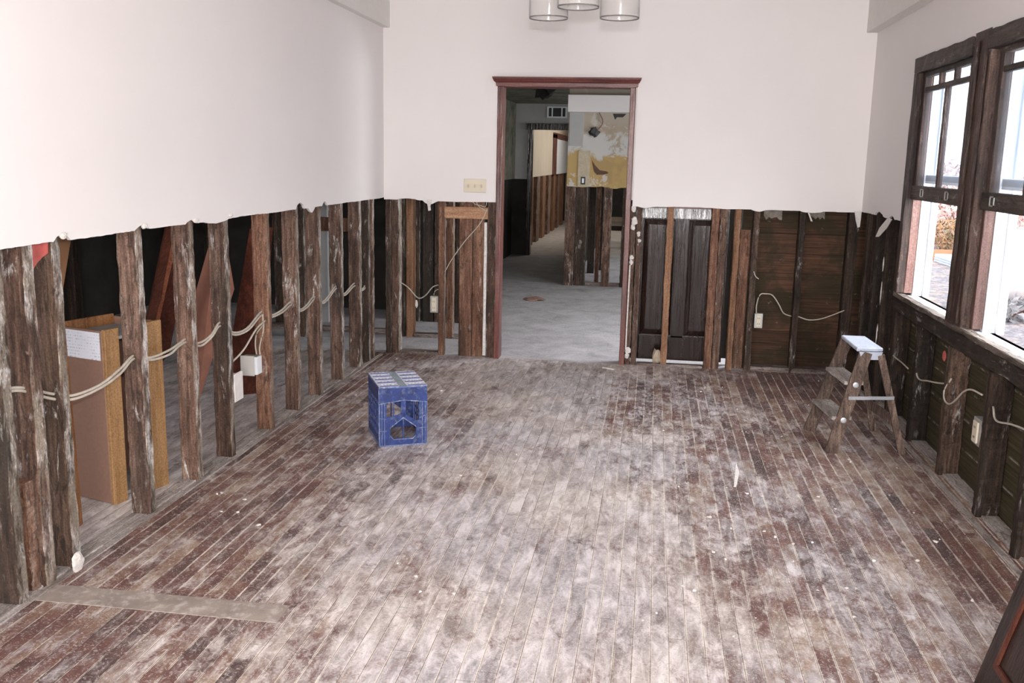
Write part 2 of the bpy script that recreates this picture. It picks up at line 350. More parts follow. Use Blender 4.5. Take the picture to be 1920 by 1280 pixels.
def tag(o, label, cat, group=None, kind=None):
    o['label'] = label; o['category'] = cat
    if group: o['group'] = group
    if kind: o['kind'] = kind
    return o
def struct(name, bm, m, origin=(0, 0, 0), parent=None, label=None, smooth=False):
    o = obj(name, bm, m, parent, origin if parent is None else None, smooth)
    if parent is None:
        o['kind'] = 'structure'
        if label: o['label'] = label
    return o
def thing(name, loc, label, cat, group=None):
    o = bpy.data.objects.new(name, None); col.objects.link(o); o.location = loc; o.empty_display_size = .1
    return tag(o, label, cat, group)
def B(): return bmesh.new()
def box(bm, x0, x1, y0, y1, z0, z1, mi=0):
    r = bmesh.ops.create_cube(bm, size=1)
    for v in r['verts']:
        v.co = Vector(((x0+x1)/2+v.co.x*(x1-x0), (y0+y1)/2+v.co.y*(y1-y0), (z0+z1)/2+v.co.z*(z1-z0)))
    if mi:
        for f in set(f for v in r['verts'] for f in v.link_faces): f.material_index = mi
    return r['verts']
def bevel(bm, w, seg=1):
    bmesh.ops.bevel(bm, geom=list(bm.edges), offset=w, segments=seg, affect='EDGES', profile=.6)
def bbox(x0, x1, y0, y1, z0, z1, w=.003):
    bm = B(); box(bm, x0, x1, y0, y1, z0, z1); bevel(bm, w); return bm
def rough_bar(x0, x1, y0, y1, z0, z1, axis=2, n=14, jit=.0016, bev=.003, topjit=0):
    """a sawn timber: bevelled bar cut into rings along its length with small irregularities"""
    bm = B(); L = (x1-x0, y1-y0, z1-z0)[axis]; c0 = (x0, y0, z0)
    a, b = [i for i in range(3) if i != axis]
    lo = [(x0, x1), (y0, y1), (z0, z1)]
    def prof(t):
        A0, A1 = lo[a]; B0, B1 = lo[b]; e = bev
        pts = [(A0+e, B0), (A1-e, B0), (A1, B0+e), (A1, B1-e), (A1-e, B1), (A0+e, B1), (A0, B1-e), (A0, B0+e)]
        out = []
        for k, (p, q) in enumerate(pts):
            v = [0, 0, 0]; v[a] = p+random.uniform(-jit, jit); v[b] = q+random.uniform(-jit, jit); v[axis] = t
            if topjit and t == lo[axis][1]: v[axis] += random.uniform(-topjit, topjit)
            out.append(bm.verts.new(v))
        return out
    rings = [prof(lo[axis][0]+L*i/n) for i in range(n+1)]
    for r1, r2 in zip(rings, rings[1:]):
        for k in range(8): bm.faces.new((r1[k], r1[(k+1) % 8], r2[(k+1) % 8], r2[k]))
    bm.faces.new(rings[0]); bm.faces.new(rings[-1]); return bm
def prism(bm, pts, off):
    """polygon pts (3D) extruded by vector off"""
    off = Vector(off); a = [bm.verts.new(Vector(p)) for p in pts]; b = [bm.verts.new(Vector(p)+off) for p in pts]
    bm.faces.new(a); bm.faces.new(b)
    for i in range(len(pts)):
        j = (i+1) % len(pts); bm.faces.new((a[i], a[j], b[j], b[i]))
    return bm
def smooth_path(pts, k=6):
    P = [Vector(p) for p in pts]; P = [P[0]*2-P[1]]+P+[P[-1]*2-P[-2]]; out = []
    for i in range(1, len(P)-2):
        for j in range(k):
            t = j/k; a, b, c, d = P[i-1:i+3]
            out.append(.5*((2*b)+(c-a)*t+(2*a-5*b+4*c-d)*t*t+(3*b-a-3*c+d)*t**3))
    out.append(P[-2]); return out
def tube(bm, pts, r, seg=8, k=6, flat=1.0):
    P = smooth_path(pts, k) if k > 1 else [Vector(p) for p in pts]; rings = []
    ref = Vector((0, 0, 1))
    for i, p in enumerate(P):
        d = (P[min(i+1, len(P)-1)]-P[max(i-1, 0)]).normalized()
        if abs(d.dot(ref)) > .95: s = d.cross(Vector((1, 0, 0))).normalized()
        else: s = d.cross(ref).normalized()
        u = s.cross(d)
        rr = r[i*len(r)//len(P)] if isinstance(r, list) else r
        rings.append([bm.verts.new(p+s*math.cos(2*math.pi*q/seg)*rr*flat+u*math.sin(2*math.pi*q/seg)*rr) for q in range(seg)])
    for a, b in zip(rings, rings[1:]):
        for q in range(seg): bm.faces.new((a[q], a[(q+1) % seg], b[(q+1) % seg], b[q]))
    bm.faces.new(rings[0]); bm.faces.new(rings[-1]); return bm
def lathe(bm, prof, c, seg=24, axis=Vector((0, 0, 1))):
    q = Vector((0, 0, 1)).rotation_difference(axis).to_matrix(); rings = []
    for (r, z) in prof:
        rings.append([bm.verts.new(Vector(c)+q@Vector((max(r, 1e-4)*math.cos(2*math.pi*i/seg), max(r, 1e-4)*math.sin(2*math.pi*i/seg), z))) for i in range(seg)])
    for a, b in zip(rings, rings[1:]):
        for i in range(seg): bm.faces.new((a[i], a[(i+1) % seg], b[(i+1) % seg], b[i]))
    return bm
def blob(c, r, sub=2, jit=.25, seed=0):
    bm = B(); bmesh.ops.create_icosphere(bm, subdivisions=sub, radius=1)
    for v in bm.verts:
        n = mnoise.noise(v.co*1.7+Vector((seed*3.1, 0, 0)))
        k = 1+jit*n*2; v.co = Vector((v.co.x*r[0]*k+c[0], v.co.y*r[1]*k+c[1], v.co.z*r[2]*k+c[2]))
    return bm
def jag(bm, axis, p0, p1, pl, th, zb, zt, amp=.006, step=.03, bumps=()):
    """wallboard skin whose lower edge is ragged; runs along axis 0(x)/1(y) from p0 to p1 in plane pl, thickness th"""
    n = max(2, int(abs(p1-p0)/step)); F = []; K = []
    for i in range(n+1):
        t = p0+(p1-p0)*i/n
        z = zb+mnoise.noise(Vector((t*2.3, pl*3, 0)))*amp*2+random.uniform(-amp, amp)*.35
        for (bp, bw, bh) in bumps:
            if abs(t-bp) < bw: z += bh*(1-abs(t-bp)/bw)**.5
        for lst, q in ((F, pl), (K, pl+th)):
            co = (t, q) if axis == 0 else (q, t)
            lst.append((bm.verts.new((co[0], co[1], z)), bm.verts.new((co[0], co[1], zt))))
    for i in range(n):
        bm.faces.new((F[i][0], F[i+1][0], F[i+1][1], F[i][1])); bm.faces.new((K[i][0], K[i][1], K[i+1][1], K[i+1][0]))
        bm.faces.new((F[i][0], K[i][0], K[i+1][0], F[i+1][0])); bm.faces.new((F[i][1], F[i+1][1], K[i+1][1], K[i][1]))
    for i in (0, n): bm.faces.new((F[i][0], F[i][1], K[i][1], K[i][0]))
    return bm

XL, XR, D, CUT, CEIL = -2.035, 1.463, 7.08, 1.21, 2.75

# ------------------------------------------------------------------ structure
bm = B(); box(bm, -2.13, 1.68, -3.6, 7.10, -.12, 0); struct('floor', bm, M['floor'], label='dusty worn strip wood floor')
bm = B(); box(bm, -6.2, -2.13, -3.6, 7.10, -.12, 0); struct('floor_side', bm, M['floor_side'], label='grey dusty strip floor of the side room behind the left studs')
bm = B(); box(bm, -2.30, 1.68, 7.10, 15.2, -.12, 0.0); struct('floor_middle_room', bm, M['floor2'], label='grey dust covered floor of the room beyond the doorway')
bm = B(); box(bm, -6.2, -2.30, 7.10, 9.3, -.12, 0); struct('floor_side_room', bm, M['floor2'], label='grey floor at the far end of the side room')
bm = B(); box(bm, -2.30, 1.68, 15.2, 24.5, -.12, 0.0); struct('floor_corridor', bm, mat_plain('pale_dusty_corridor_floor', (.5, .46, .42), .7, var=.2, sc=6), label='pale floor of the far corridor')
bm = B(); box(bm, -6.2, 1.68, -3.6, 24.5, CEIL, CEIL+.1); struct('ceiling', bm, M['ceil'], label='white ceiling')
# left wall: board above the cut, and the backing board of the side room
bm = B(); jag(bm, 1, -3.6, D, XL, -.013, CUT-.005, 1.295, .003, .02, bumps=[(3.05, .05, .025), (3.58, .05, .02), (4.0, .05, .018), (5.33, .07, .04), (5.52, .05, -.03), (5.75, .04, .03), (4.25, .12, -.014)])
box(bm, XL-.013, XL, -3.6, D, 1.295, CEIL); box(bm, -2.155, XL-.0135, -3.6, D, 1.255, CEIL)
struct('wall_left', bm, M['paint'], label='white wallboard of the left wall above the cut line')
bm = B()
jag(bm, 0, XL, -1.172, D, .013, CUT-.018, 1.295, .0025, .02, bumps=[(-1.68, .05, -.03), (-1.85, .08, .012)]); jag(bm, 0, -.155, 1.463, D, .013, CUT-.018, 1.295, .0025, .02, bumps=[(-.06, .05, -.012), (.75, .05, -.015), (.3, .2, .006), (1.12, .08, -.012)])
box(bm, XL, -1.172, D, D+.013, 1.295, CEIL); box(bm, -.155, 1.463, D, D+.013, 1.295, CEIL); box(bm, -1.172, -.155, D, D+.013, 2.08, CEIL)
box(bm, -2.155, -1.170, D+.0135, D+.12, 1.235, CEIL); box(bm, -.165, 1.58, D+.0135, D+.12, 1.235, CEIL); box(bm, -1.170, -.165, D+.0135, D+.12, 2.07, CEIL)
struct('wall_far', bm, M['paint'], label='white wallboard of the far wall above the cut line, around the doorway')
bm = B()
jag(bm, 1, 5.965, D, XR, .013, CUT-.01, 1.295, .006, .02, bumps=[(6.55, .12, .03), (6.2, .06, .02)])
box(bm, XR, XR+.013, 5.965, D, 1.295, CEIL); box(bm, XR, XR+.013, -3.6, 5.965, 2.125, CEIL); box(bm, XR, XR+.013, -3.6, 3.66, 1.21, 2.125)
box(bm, XR+.0135, 1.62, 5.965, D+.12, 1.25, CEIL); box(bm, XR+.0135, 1.62, -3.6, 5.965, 2.125, CEIL); box(bm, XR+.0135, 1.62, -3.6, 3.66, 1.25, 2.125)
struct('wall_right', bm, M['paint'], label='white wallboard of the right wall around the windows')
bm = B(); box(bm, -6.2, 1.68, -3.75, -3.6, 0, CEIL); struct('wall_near', bm, M['paint'])
bm = B(); box(bm, 1.575, 1.60, -3.6, 5.97, 0, .765); box(bm, 1.575, 1.60, 5.97, D+.1, 0, 1.25); box(bm, 1.575, 1.60, -3.6, 3.66, .765, 1.25); struct('wall_right_sheathing', bm, M['sheath_r'], label='dark greenish plank sheathing of the right wall')
bm = B(); box(bm, .66, 1.60, 7.185, 7.21, 0, 1.25); struct('wall_far_sheathing', bm, M['sheath'], label='brown horizontal plank sheathing of the far wall')
# soffits
bm = B(); box(bm, XL, -1.984, -3.6, D, 2.445, CEIL); struct('trim_1', bm, M['ceil'], label='ceiling soffit along the left wall')
bm = B(); box(bm, 1.39, XR, -3.6, D, 2.415, CEIL); struct('trim_2', bm, M['ceil'], label='ceiling soffit along the right wall')
# side room shell (beyond the left studs)
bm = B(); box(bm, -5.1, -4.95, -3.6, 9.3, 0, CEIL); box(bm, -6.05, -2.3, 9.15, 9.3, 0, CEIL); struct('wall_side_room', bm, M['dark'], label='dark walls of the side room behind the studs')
# middle room shell
bm = B(); box(bm, -2.30, -2.20, 8.62, 15.1, 1.2, CEIL); struct('wall_middle_left', bm, M['green_wall'], label='stained wall of the middle room above the cut')
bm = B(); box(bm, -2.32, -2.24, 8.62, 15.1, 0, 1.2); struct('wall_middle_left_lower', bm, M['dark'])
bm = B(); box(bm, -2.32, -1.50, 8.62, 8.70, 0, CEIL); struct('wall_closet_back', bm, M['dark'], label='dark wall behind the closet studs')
bm = B(); jag(bm, 0, -1.05, 1.6, 11.57, .02, 1.2, 1.295, .012, .03, bumps=[(-.5, .12, -.02)]); box(bm, -1.05, 1.6, 11.57, 11.59, 1.295, CEIL); struct('wall_middle_far', bm, M['peel'], label='peeling ochre and grey plaster wall seen through the doorway')
bm = B(); box(bm, -1.05, 1.6, 11.42, 11.57, 2.07, 2.262); struct('trim_3', bm, M['paint'], label='white soffit across the top of the peeling wall')
bm = B(); box(bm, -2.3, -2.0, 15.1, 15.2, 1.2, CEIL); box(bm, -2.0, 1.6, 15.1, 15.2, 2.03, CEIL); struct('wall_corridor_end', bm, M['grey_wall'], label='grey wall over the second doorway')
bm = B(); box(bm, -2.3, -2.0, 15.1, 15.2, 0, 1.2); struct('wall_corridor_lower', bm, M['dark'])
bm = B(); box(bm, -2.25, -2.13, 15.2, 20.5, 1.2, CEIL); box(bm, -2.25, -2.13, 20.5, 24.4, 1.2, CEIL); struct('wall_corridor_left', bm, M['cream_wall'], label='cream corridor wall above orange studs')
bm = B(); box(bm, -2.3, -2.235, 15.2, 24.4, 0, 1.2); struct('wall_corridor_left_lower', bm, M['darkwood'])
bm = B(); box(bm, -2.3, 1.6, 24.3, 24.4, 0, CEIL); struct('wall_corridor_far', bm, M['cream_wall'])
bm = B(); box(bm, 1.58, 1.68, 7.2, 24.4, 0, CEIL); struct('wall_outer_right', bm, M['grey_wall'])
# cut threshold strip along the doorway and dusty seam
# ------------------------------------------------------------------ doorway casing (trim)
DX0, DX1 = -1.128, -.205
def jambs():
    t = thing('door_casing', (-.66, D, 0), 'dark red wooden casing framing the open doorway in the far wall', 'door casing')
    obj('jamb', rough_bar(DX0-.040, DX0, D-.012, D+.125, 0, 2.03, n=24, jit=.0012), M['mahogany'], t)
    obj('jamb', rough_bar(DX1, DX1+.038, D-.012, D+.125, 0, 2.03, n=24, jit=.0012), M['mahogany'], t)
    obj('head_jamb', rough_bar(DX0-.04, DX1+.04, D-.012, D+.125, 2.03, 2.055, axis=0), M['mahogany_x'], t)
    # crown profile over the head, wider at the top
    bm = B(); prof = [(0, 2.035), (-.014, 2.038), (-.016, 2.06), (-.03, 2.068), (-.045, 2.088), (-.048, 2.100), (0, 2.100)]
    rings = []
    for sx, x in ((-1, DX0-.045), (1, DX1+.045)):
        rings.append([bm.verts.new((x+sx*(-dy)*.7, D+dy, z)) for dy, z in prof])
    n = len(prof)
    for i in range(n): bm.faces.new((rings[0][i], rings[0][(i+1) % n], rings[1][(i+1) % n], rings[1][i]))
    bm.faces.new(rings[0]); bm.faces.new(rings[1]); obj('head_moulding', bm, M['mahogany_x'], t)
jambs()

# ------------------------------------------------------------------ studs
def stud(label, x0, x1, y0, y1, z1, mat, group, z0=0.0, n=34, jit=.0026, name='wall_stud', cat='stud', axis=2):
    o = obj(name, rough_bar(x0, x1, y0, y1, z0, z1, n=n, jit=jit, axis=axis), M[mat])
    return tag(o, label, cat, group)
GL = 'studs of the stripped left wall'
SX0, SX1 = -2.134, -2.050
LS = [(2.75, .050, 'rough dark stud cut by the left edge of the photo', 'stud_dirty'),
      (2.905, .055, 'stud with a broad pale edge, second from the left photo edge', 'stud'),
      (3.055, .047, 'white streaked dark stud just left of the thin brown board and cabinet', 'stud_dirty'),
      (3.600, .050, 'brown stud standing in front of the open oak cabinet', 'stud'),
      (4.040, .048, 'grey weathered stud right of the cabinet, with a white blot at its foot', 'stud'),
      (4.400, .050, 'pale weathered stud right of the pink hardboard sheet', 'stud'),
      (4.905, .047, 'reddish stud carrying the grey junction box', 'stud_red'),
      (5.330, .052, 'split pale stud right of the junction box stud', 'stud'),
      (5.710, .048, 'stud flaked with white plaster left of the white post', 'stud'),
      (6.145, .050, 'reddish stud right of the white post behind', 'stud'),
      (6.550, .050, 'stud with a pale edge, third from the back left corner', 'stud'),
      (6.760, .045, 'rough dark stud, second from the back left corner in the left wall', 'stud_dirty'),
      (6.865, .045, 'narrow stud touching the rough one close to the back left corner', 'stud')]
for k, (yf, w_, lab, mt) in enumerate(LS):
    stud(lab, SX0, SX1, yf-w_, yf, 1.235, mt, GL)
stud('short nailed packing piece against the second stud of the left wall', -2.134, -2.07, 2.80, 2.846, .40, 'stud_red', GL, name='stud_packer', cat='timber offcut')
# red painted patch on third stud
tag(obj('paint_patch', prism(B(), [(-2.132, 3.0065, 1.215), (-2.060, 3.0065, 1.225), (-2.062, 3.0065, 1.165), (-2.085, 3.0065, 1.15), (-2.105, 3.0065, 1.13), (-2.128, 3.0065, 1.10)], (0, -.0015, 0)), M['red_paint']), 'red paint patch near the top of the third stud from the left', 'paint patch')
tag(obj('paint_patch', prism(B(), [(-2.10, 6.8185, .62), (-2.085, 6.8185, .62), (-2.087, 6.8185, .52), (-2.098, 6.8185, .51)], (0, -.0015, 0)), M['red_paint']), 'small red paint mark on the stud at the back left corner', 'paint patch')
GF = 'studs of the far wall left of the doorway'
stud('corner stud at the left end of the far wall', -2.03, -1.985, 7.095, 7.19, 1.225, 'stud_dirty', GF)
stud('second corner stud with a green-grey edge at the left end of the far wall', -1.98, -1.925, 7.095, 7.19, 1.225, 'stud', GF)
stud('slim stud joined to the pale block, left of the doorway', -1.612, -1.567, 7.095, 7.16, 1.225, 'stud_red', GF)
stud('wide reddish plank left of the doorway, the left one of two', -1.452, -1.352, 7.105, 7.16, 1.228, 'stud_red', GF, name='wall_plank', cat='plank', jit=.001)
stud('wide reddish plank left of the doorway, the right one of two', -1.348, -1.262, 7.108, 7.16, 1.228, 'stud_red', GF, name='wall_plank', cat='plank', jit=.001)
stud('rough whitened stud directly left of the door casing', -1.232, -1.172, 7.094, 7.19, 1.205, 'stud', GF, jit=.004)
tag(obj('blocking_board', rough_bar(-1.566, -1.233, 7.094, 7.104, 1.063, 1.15, axis=0, n=8, jit=.0012), M['block']), 'pale horizontal blocking board left of the doorway', 'blocking board')
tag(obj('conduit_strip', rough_bar(-1.259, -1.237, 7.09, 7.106, .015, 1.04, n=10, jit=.0015), M['plaster']), 'thin white vertical strip left of the doorway', 'strip')
GC = 'closet studs behind the far wall'
stud('thin whitened stud of the closet row, leftmost', -2.095, -2.062, 7.78, 7.86, 1.24, 'stud_dirty', GC)
stud('orange closet stud behind the left end of the far wall', -2.045, -1.985, 7.78, 7.87, 1.24, 'stud_pale', GC)
stud('reddish closet stud seen between the slim stud and the wide planks', -1.70, -1.645, 7.78, 7.87, 1.24, 'stud_red', GC)
for i, (a, b, m_) in enumerate([(-2.2, -2.12, 'stud_dirty'), (-2.09, -1.99, 'darkwood'), (-1.98, -1.90, 'stud_dirty'), (-1.885, -1.80, 'darkwood'), (-1.78, -1.70, 'stud_dirty')]):
    stud(('mouldy', 'blackened', 'dark brown', 'charred looking', 'greyish')[i]+' upright board at the closet back, '+('first', 'second', 'third', 'fourth', 'fifth')[i]+' from the left', a, b, 8.55, 8.6, 1.24, m_, 'upright boards at the back of the closet', name='closet_board', cat='board')
GR = 'studs of the far wall right of the doorway'
stud('rough stud with plaster lumps directly right of the door casing', -.165, -.125, 7.094, 7.19, 1.21, 'stud', GR, jit=.004)
stud('brown stud beside the lumpy one, left of the dark door', -.118, -.078, 7.094, 7.19, 1.215, 'stud', GR, jit=.002)
stud('slim orange stud standing in front of the dark panelled door', .103, .150, 7.094, 7.15, 1.215, 'stud_pale', GR)
stud('left stud of the pair at the right side of the dark door', .425, .480, 7.094, 7.19, 1.215, 'stud_red', GR)
stud('right stud of the pair at the right side of the dark door', .484, .535, 7.094, 7.19, 1.215, 'stud', GR)
stud('orange stud right of the dark gap, left of the plank sheathing', .590, .632, 7.094, 7.18, 1.215, 'stud_pale', GR)
stud('stud holding the outlet box in the far wall', .722, .765, 7.094, 7.18, 1.215, 'stud_dirty', GR)
stud('faint brown stud in the middle of the far plank sheathing', 1.045, 1.088, 7.094, 7.18, 1.215, 'stud_dark', GR)
stud('dark corner stud at the right end of the far wall', 1.385, 1.455, 7.094, 7.18, 1.215, 'stud_dark', GR)
tag(obj('wall_plank', rough_bar(.640, .712, 7.16, 7.18, 0, 1.04, n=10), M['stud_red']), 'short reddish plank between the orange stud and the outlet box stud', 'plank', GR)
# sole plates
def plate(label, x0, x1, y0, y1, z0, z1, mat, ax, group):
    tag(obj('sole_plate', rough_bar(x0, x1, y0, y1, z0, z1, axis=ax, n=10, jit=.002), M[mat]), label, 'sole plate', group)
GP = 'sole plates between the left wall studs'
ys = [2.3]+[l[0] for l in LS]
prev = 1.6
where = ['left edge of the photo', 'first and second left studs', 'second and third left studs', 'thin board and cabinet stud', 'cabinet stud and grey weathered stud', 'grey weathered stud and pale one', 'pale stud and junction box stud', 'junction box stud and split stud', 'split stud and flaked stud', 'flaked stud and the next stud right', 'last widely spaced left studs']
for k, (yf, w_, lab, mt) in enumerate(LS[:11]):
    a, b = prev+.004, yf-w_-.004; prev = yf
    plate('dusty sole plate '+('at the ' if k == 0 else 'between ')+where[k], -2.134, -2.062, a, b, -.005, .008, 'plate', 1, GP)
tag(obj('sole_plate', rough_bar(-1.915, -1.615, 7.10, 7.19, -.002, .022, axis=0, n=8), M['plate_x']), 'dark sole plate under the far wall left of the slim stud', 'sole plate')
tag(obj('sole_plate', rough_bar(-1.98, -1.3, 7.78, 7.87, -.002, .03, axis=0, n=8), M['plate_x']), 'sole plate of the closet stud row', 'sole plate')
tag(obj('sole_plate', rough_bar(-.07, .415, 7.09, 7.15, -.002, .018, axis=0, n=8), M['plate_x']), 'splintered sole plate under the dark door', 'sole plate')
tag(obj('sole_plate', rough_bar(.77, 1.38, 7.094, 7.18, -.002, .035, axis=0, n=8), M['plate_x']), 'dark sole plate under the far plank sheathing', 'sole plate')
# right wall
GW = 'studs of the right wall'
RX0, RX1 = 1.478, 1.572
RS = [(3.79, .055, .655, 'dark stud under the window at the right edge of the photo', 'stud_dark'),
      (4.245, .06, .655, 'dark stud right of the outlet under the window', 'stud_dark'),
      (4.83, .055, .655, 'reddish stud with a pale top under the window post', 'stud_dirty'),
      (5.42, .055, .655, 'dark stud behind the step stool', 'stud_dark'),
      (5.95, .05, 1.235, 'doubled dark stud at the left side of the left window', 'stud_dark'),
      (6.33, .05, 1.235, 'white streaked stud left of the left window', 'stud_dark'),
      (6.62, .05, 1.235, 'dark stud midway between the corner and the left window', 'stud_dark'),
      (6.90, .06, 1.235, 'dark stud nearest the corner in the right wall', 'stud_dark')]
for (y, w_, zt, lab, mt) in RS: stud(lab, RX0, RX1, y, y+w_, zt, mt, GW)
prevy = 3.2
nm = ['right edge of the photo', 'outlet stud and right edge stud', 'reddish stud and outlet stud', 'step stool stud and the reddish stud', 'stool stud and the window side stud', 'window side stud and the streaked stud']
for k in range(6):
    a = ([3.2]+[r[0]+r[1] for r in RS])[k]; b = RS[k][0]
    plate('grey sole plate of the right wall '+('at the ' if k == 0 else 'between the ')+nm[k], 1.497, 1.572, a+.006, b-.006, -.004, .012, 'plate', 1, 'sole plates of the right wall')
tag(obj('window_header_board', rough_bar(1.47, 1.572, 3.2, 5.99, .665, .745, axis=1, n=30, jit=.004), M['header']), 'rough dark timber running under the windows', 'timber beam')

# ------------------------------------------------------------------ windows
def window(name, y0, y1, lab):
    t = bpy.data.objects.new(name, None); col.objects.link(t); t.location = (1.5, (y0+y1)/2, .78); t['kind'] = 'structure'; t['label'] = lab
    # frame = inner jambs, head, stops
    obj('window_jamb', rough_bar(1.498, 1.545, y1-.035, y1, .78, 2.05, jit=.001), M['jamb'], t)
    obj('window_jamb', rough_bar(1.498, 1.545, y0, y0+.035, .78, 2.05, jit=.001), M['jamb'], t)
    obj('window_head', rough_bar(1.452, 1.56, y0-.02, y1+.03, 2.045, 2.128, axis=1, jit=.003), M['window_wood_y'], t)
    bm = B()
    box(bm, 1.546, 1.60, y1-.04, y1-.002, .76, 2.06); box(bm, 1.60, 1.635, y1-.058, y1-.002, .76, 2.06); box(bm, 1.546, 1.635, y0+.002, y0+.04, .76, 2.06); box(bm, 1.546, 1.635, y0, y1, 2.03, 2.09)
    box(bm, 1.508, 1.60, y0+.002, y1-.002, .745, .765)
    bevel(bm, .002)
    obj('outer_frame', bm, M['white_paint'], t)
    # raised sash: bottom rail, stiles, muntins
    s0, s1 = y0+.037, y1-.037; X0, X1 = 1.488, 1.525
    st = obj('sash_stile', rough_bar(X0, X1, s1-.05, s1, 1.335, 2.045, jit=.0008), M['window_wood'], t)
    obj('sash_stile', rough_bar(X0, X1, s0, s0+.05, 1.335, 2.045, jit=.0008), M['window_wood'], t)
    rail = obj('sash_rail', rough_bar(X0-.006, X1, s0-.02, s1+.02, 1.332, 1.412, axis=1, jit=.001), M['window_wood_y'], t)
    obj('sash_rail', rough_bar(X0, X1, s0, s1, 2.018, 2.046, axis=1, jit=.001), M['window_wood_y'], t)
    g0, g1 = s0+.05, s1-.05; W = g1-g0
    obj('muntin', rough_bar(X0+.004, X1-.004, g0, g1, 1.935, 1.962, axis=1, jit=.0008), M['window_wood_y'], t)
    obj('muntin', rough_bar(X0+.004, X1-.004, (g0+g1)/2-.014, (g0+g1)/2+.014, 1.412, 1.94, jit=.0006), M['window_wood'], t)
    for f in (1/3, 2/3): obj('muntin', rough_bar(X0+.004, X1-.004, g0+W*f-.013, g0+W*f+.013, 1.96, 2.02, n=4, jit=.0006), M['window_wood'], t)
    bm = B(); box(bm, 1.505, 1.508, g0-.004, g1+.004, 1.405, 1.94); obj('glass_pane', bm, M['glass'], t)
    bm = B(); box(bm, 1.548, 1.551, y0+.055, y1-.055, 1.44, 2.04); obj('storm_pane', bm, M['glass'], t)
    # white bottom rail of the outer sash
    obj('outer_sash_rail', bbox(1.552, 1.575, y0+.05, y1-.05, 1.425, 1.475), M['white_paint'], t)
    # recessed sash lifts on the bottom rail
    for f in ((.22, .74) if name == 'window_1' else (.86,)):
        yy = s0+(s1-s0)*f; bm = B()
        for (a, b, c, d) in ((-.028, .028, 1.352, 1.358), (-.028, .028, 1.392, 1.398), (-.028, -.022, 1.352, 1.398), (.022, .028, 1.352, 1.398)): box(bm, X0-.010, X0-.004, yy+a, yy+b, c, d)
        obj('sash_lift', bm, M['metal'], rail)
        bm = B(); box(bm, X0-.0085, X0-.005, yy-.012, yy+.012, 1.362, 1.388); obj('sash_lift_recess', bm, M['black'], rail)
    return t
window('window_1', 4.955, 5.925, 'left window with five pane raised sash')
window('window_2', 3.70, 4.675, 'right window cut off by the edge of the photo')
# post between the windows
t = thing('window_post', (1.5, 4.815, .75), 'worn grey and red-brown wooden post between the two windows', 'window post')
obj('post_board', rough_bar(1.462, 1.56, 4.70, 4.93, .75, 2.14, n=24, jit=.003), M['window_wood'], t)
obj('sash_channel', rough_bar(1.447, 1.463, 4.845, 4.875, .79, 2.1, n=16, jit=.0015), M['window_wood'], t)
obj('sash_channel', rough_bar(1.450, 1.463, 4.72, 4.745, .79, 2.1, n=16, jit=.0015), M['window_wood'], t)
tag(obj('casing_strip', rough_bar(1.455, 1.50, 5.895, 5.966, .78, 2.045, n=14, jit=.002), M['window_wood']), 'narrow dark casing strip up the left side of the left window', 'casing strip')
tag(obj('window_sill_ledge', rough_bar(1.458, 1.505, 3.3, 5.985, .748, .775, axis=1, n=30, jit=.003), M['sill']), 'dusty window sill running below both windows', 'window sill')

# ------------------------------------------------------------------ dark panelled door behind the studs
def door_panelled():
    t = thing('panelled_door', (.19, 7.24, .035), 'dark brown panelled door standing behind the far wall studs', 'door')
    x0, x1, y0, y1 = -.16, .56, 7.205, 7.245
    bm = B()
    box(bm, x0, x0+.095, y0, y1, .03, 2.02); box(bm, x1-.095, x1, y0, y1, .03, 2.02)
    box(bm, .175, .262, y0, y1, .205, 1.115)
    box(bm, x0+.09, x1-.09, y0, y1, .03, .215); box(bm, x0+.09, x1-.09, y0, y1, 1.9, 2.02)
    obj('door_frame', bm, M['door_dark'], t)
    obj('lock_rail', prism(B(), [(x0+.02, y0-.004, 1.105), (x0+.02, y0+.0015, 1.18), (x0+.02, y1-.002, 1.18), (x0+.02, y1-.002, 1.105)], (x1-x0-.04, 0, 0)), M['door_dark'], t)
    for a, b in ((x0+.085, .18), (.257, x1-.085)):
        bm = B(); box(bm, a, b, y0+.018, y1-.008, .2, 1.12)
        # raised field with sloped edges
        m_ = .05; o_ = [(a+.012, .222), (b-.012, .222), (b-.012, 1.095), (a+.012, 1.095)]; i_ = [(a+m_, .262), (b-m_, .262), (b-m_, 1.055), (a+m_, 1.055)]
        vo = [bm.verts.new((x, y0+.018, z)) for x, z in o_]; vi = [bm.verts.new((x, y0+.006, z)) for x, z in i_]
        for k in range(4): bm.faces.new((vo[k], vo[(k+1) % 4], vi[(k+1) % 4], vi[k]))
        bm.faces.new(vi); obj('door_panel', bm, M['door_dark'], t)
    bm = B(); box(bm, x0, x1, y0-.004, y0+.02, 1.178, 1.245); obj('door_mid_rail', bm, M['mahogany_x'], t)
    bm = B(); box(bm, x0+.085, x1-.085, y0+.012, y1-.01, 1.24, 1.905); obj('upper_panel', bm, M['door_dark'], t)
door_panelled()
tag(obj('gap_shade_board', rough_bar(.53, .655, 7.27, 7.30, .05, 1.3), M['dark']), 'black board added as the shade in the gap right of the dark door', 'board')  # added board, its black stands in for the darkness of the gap

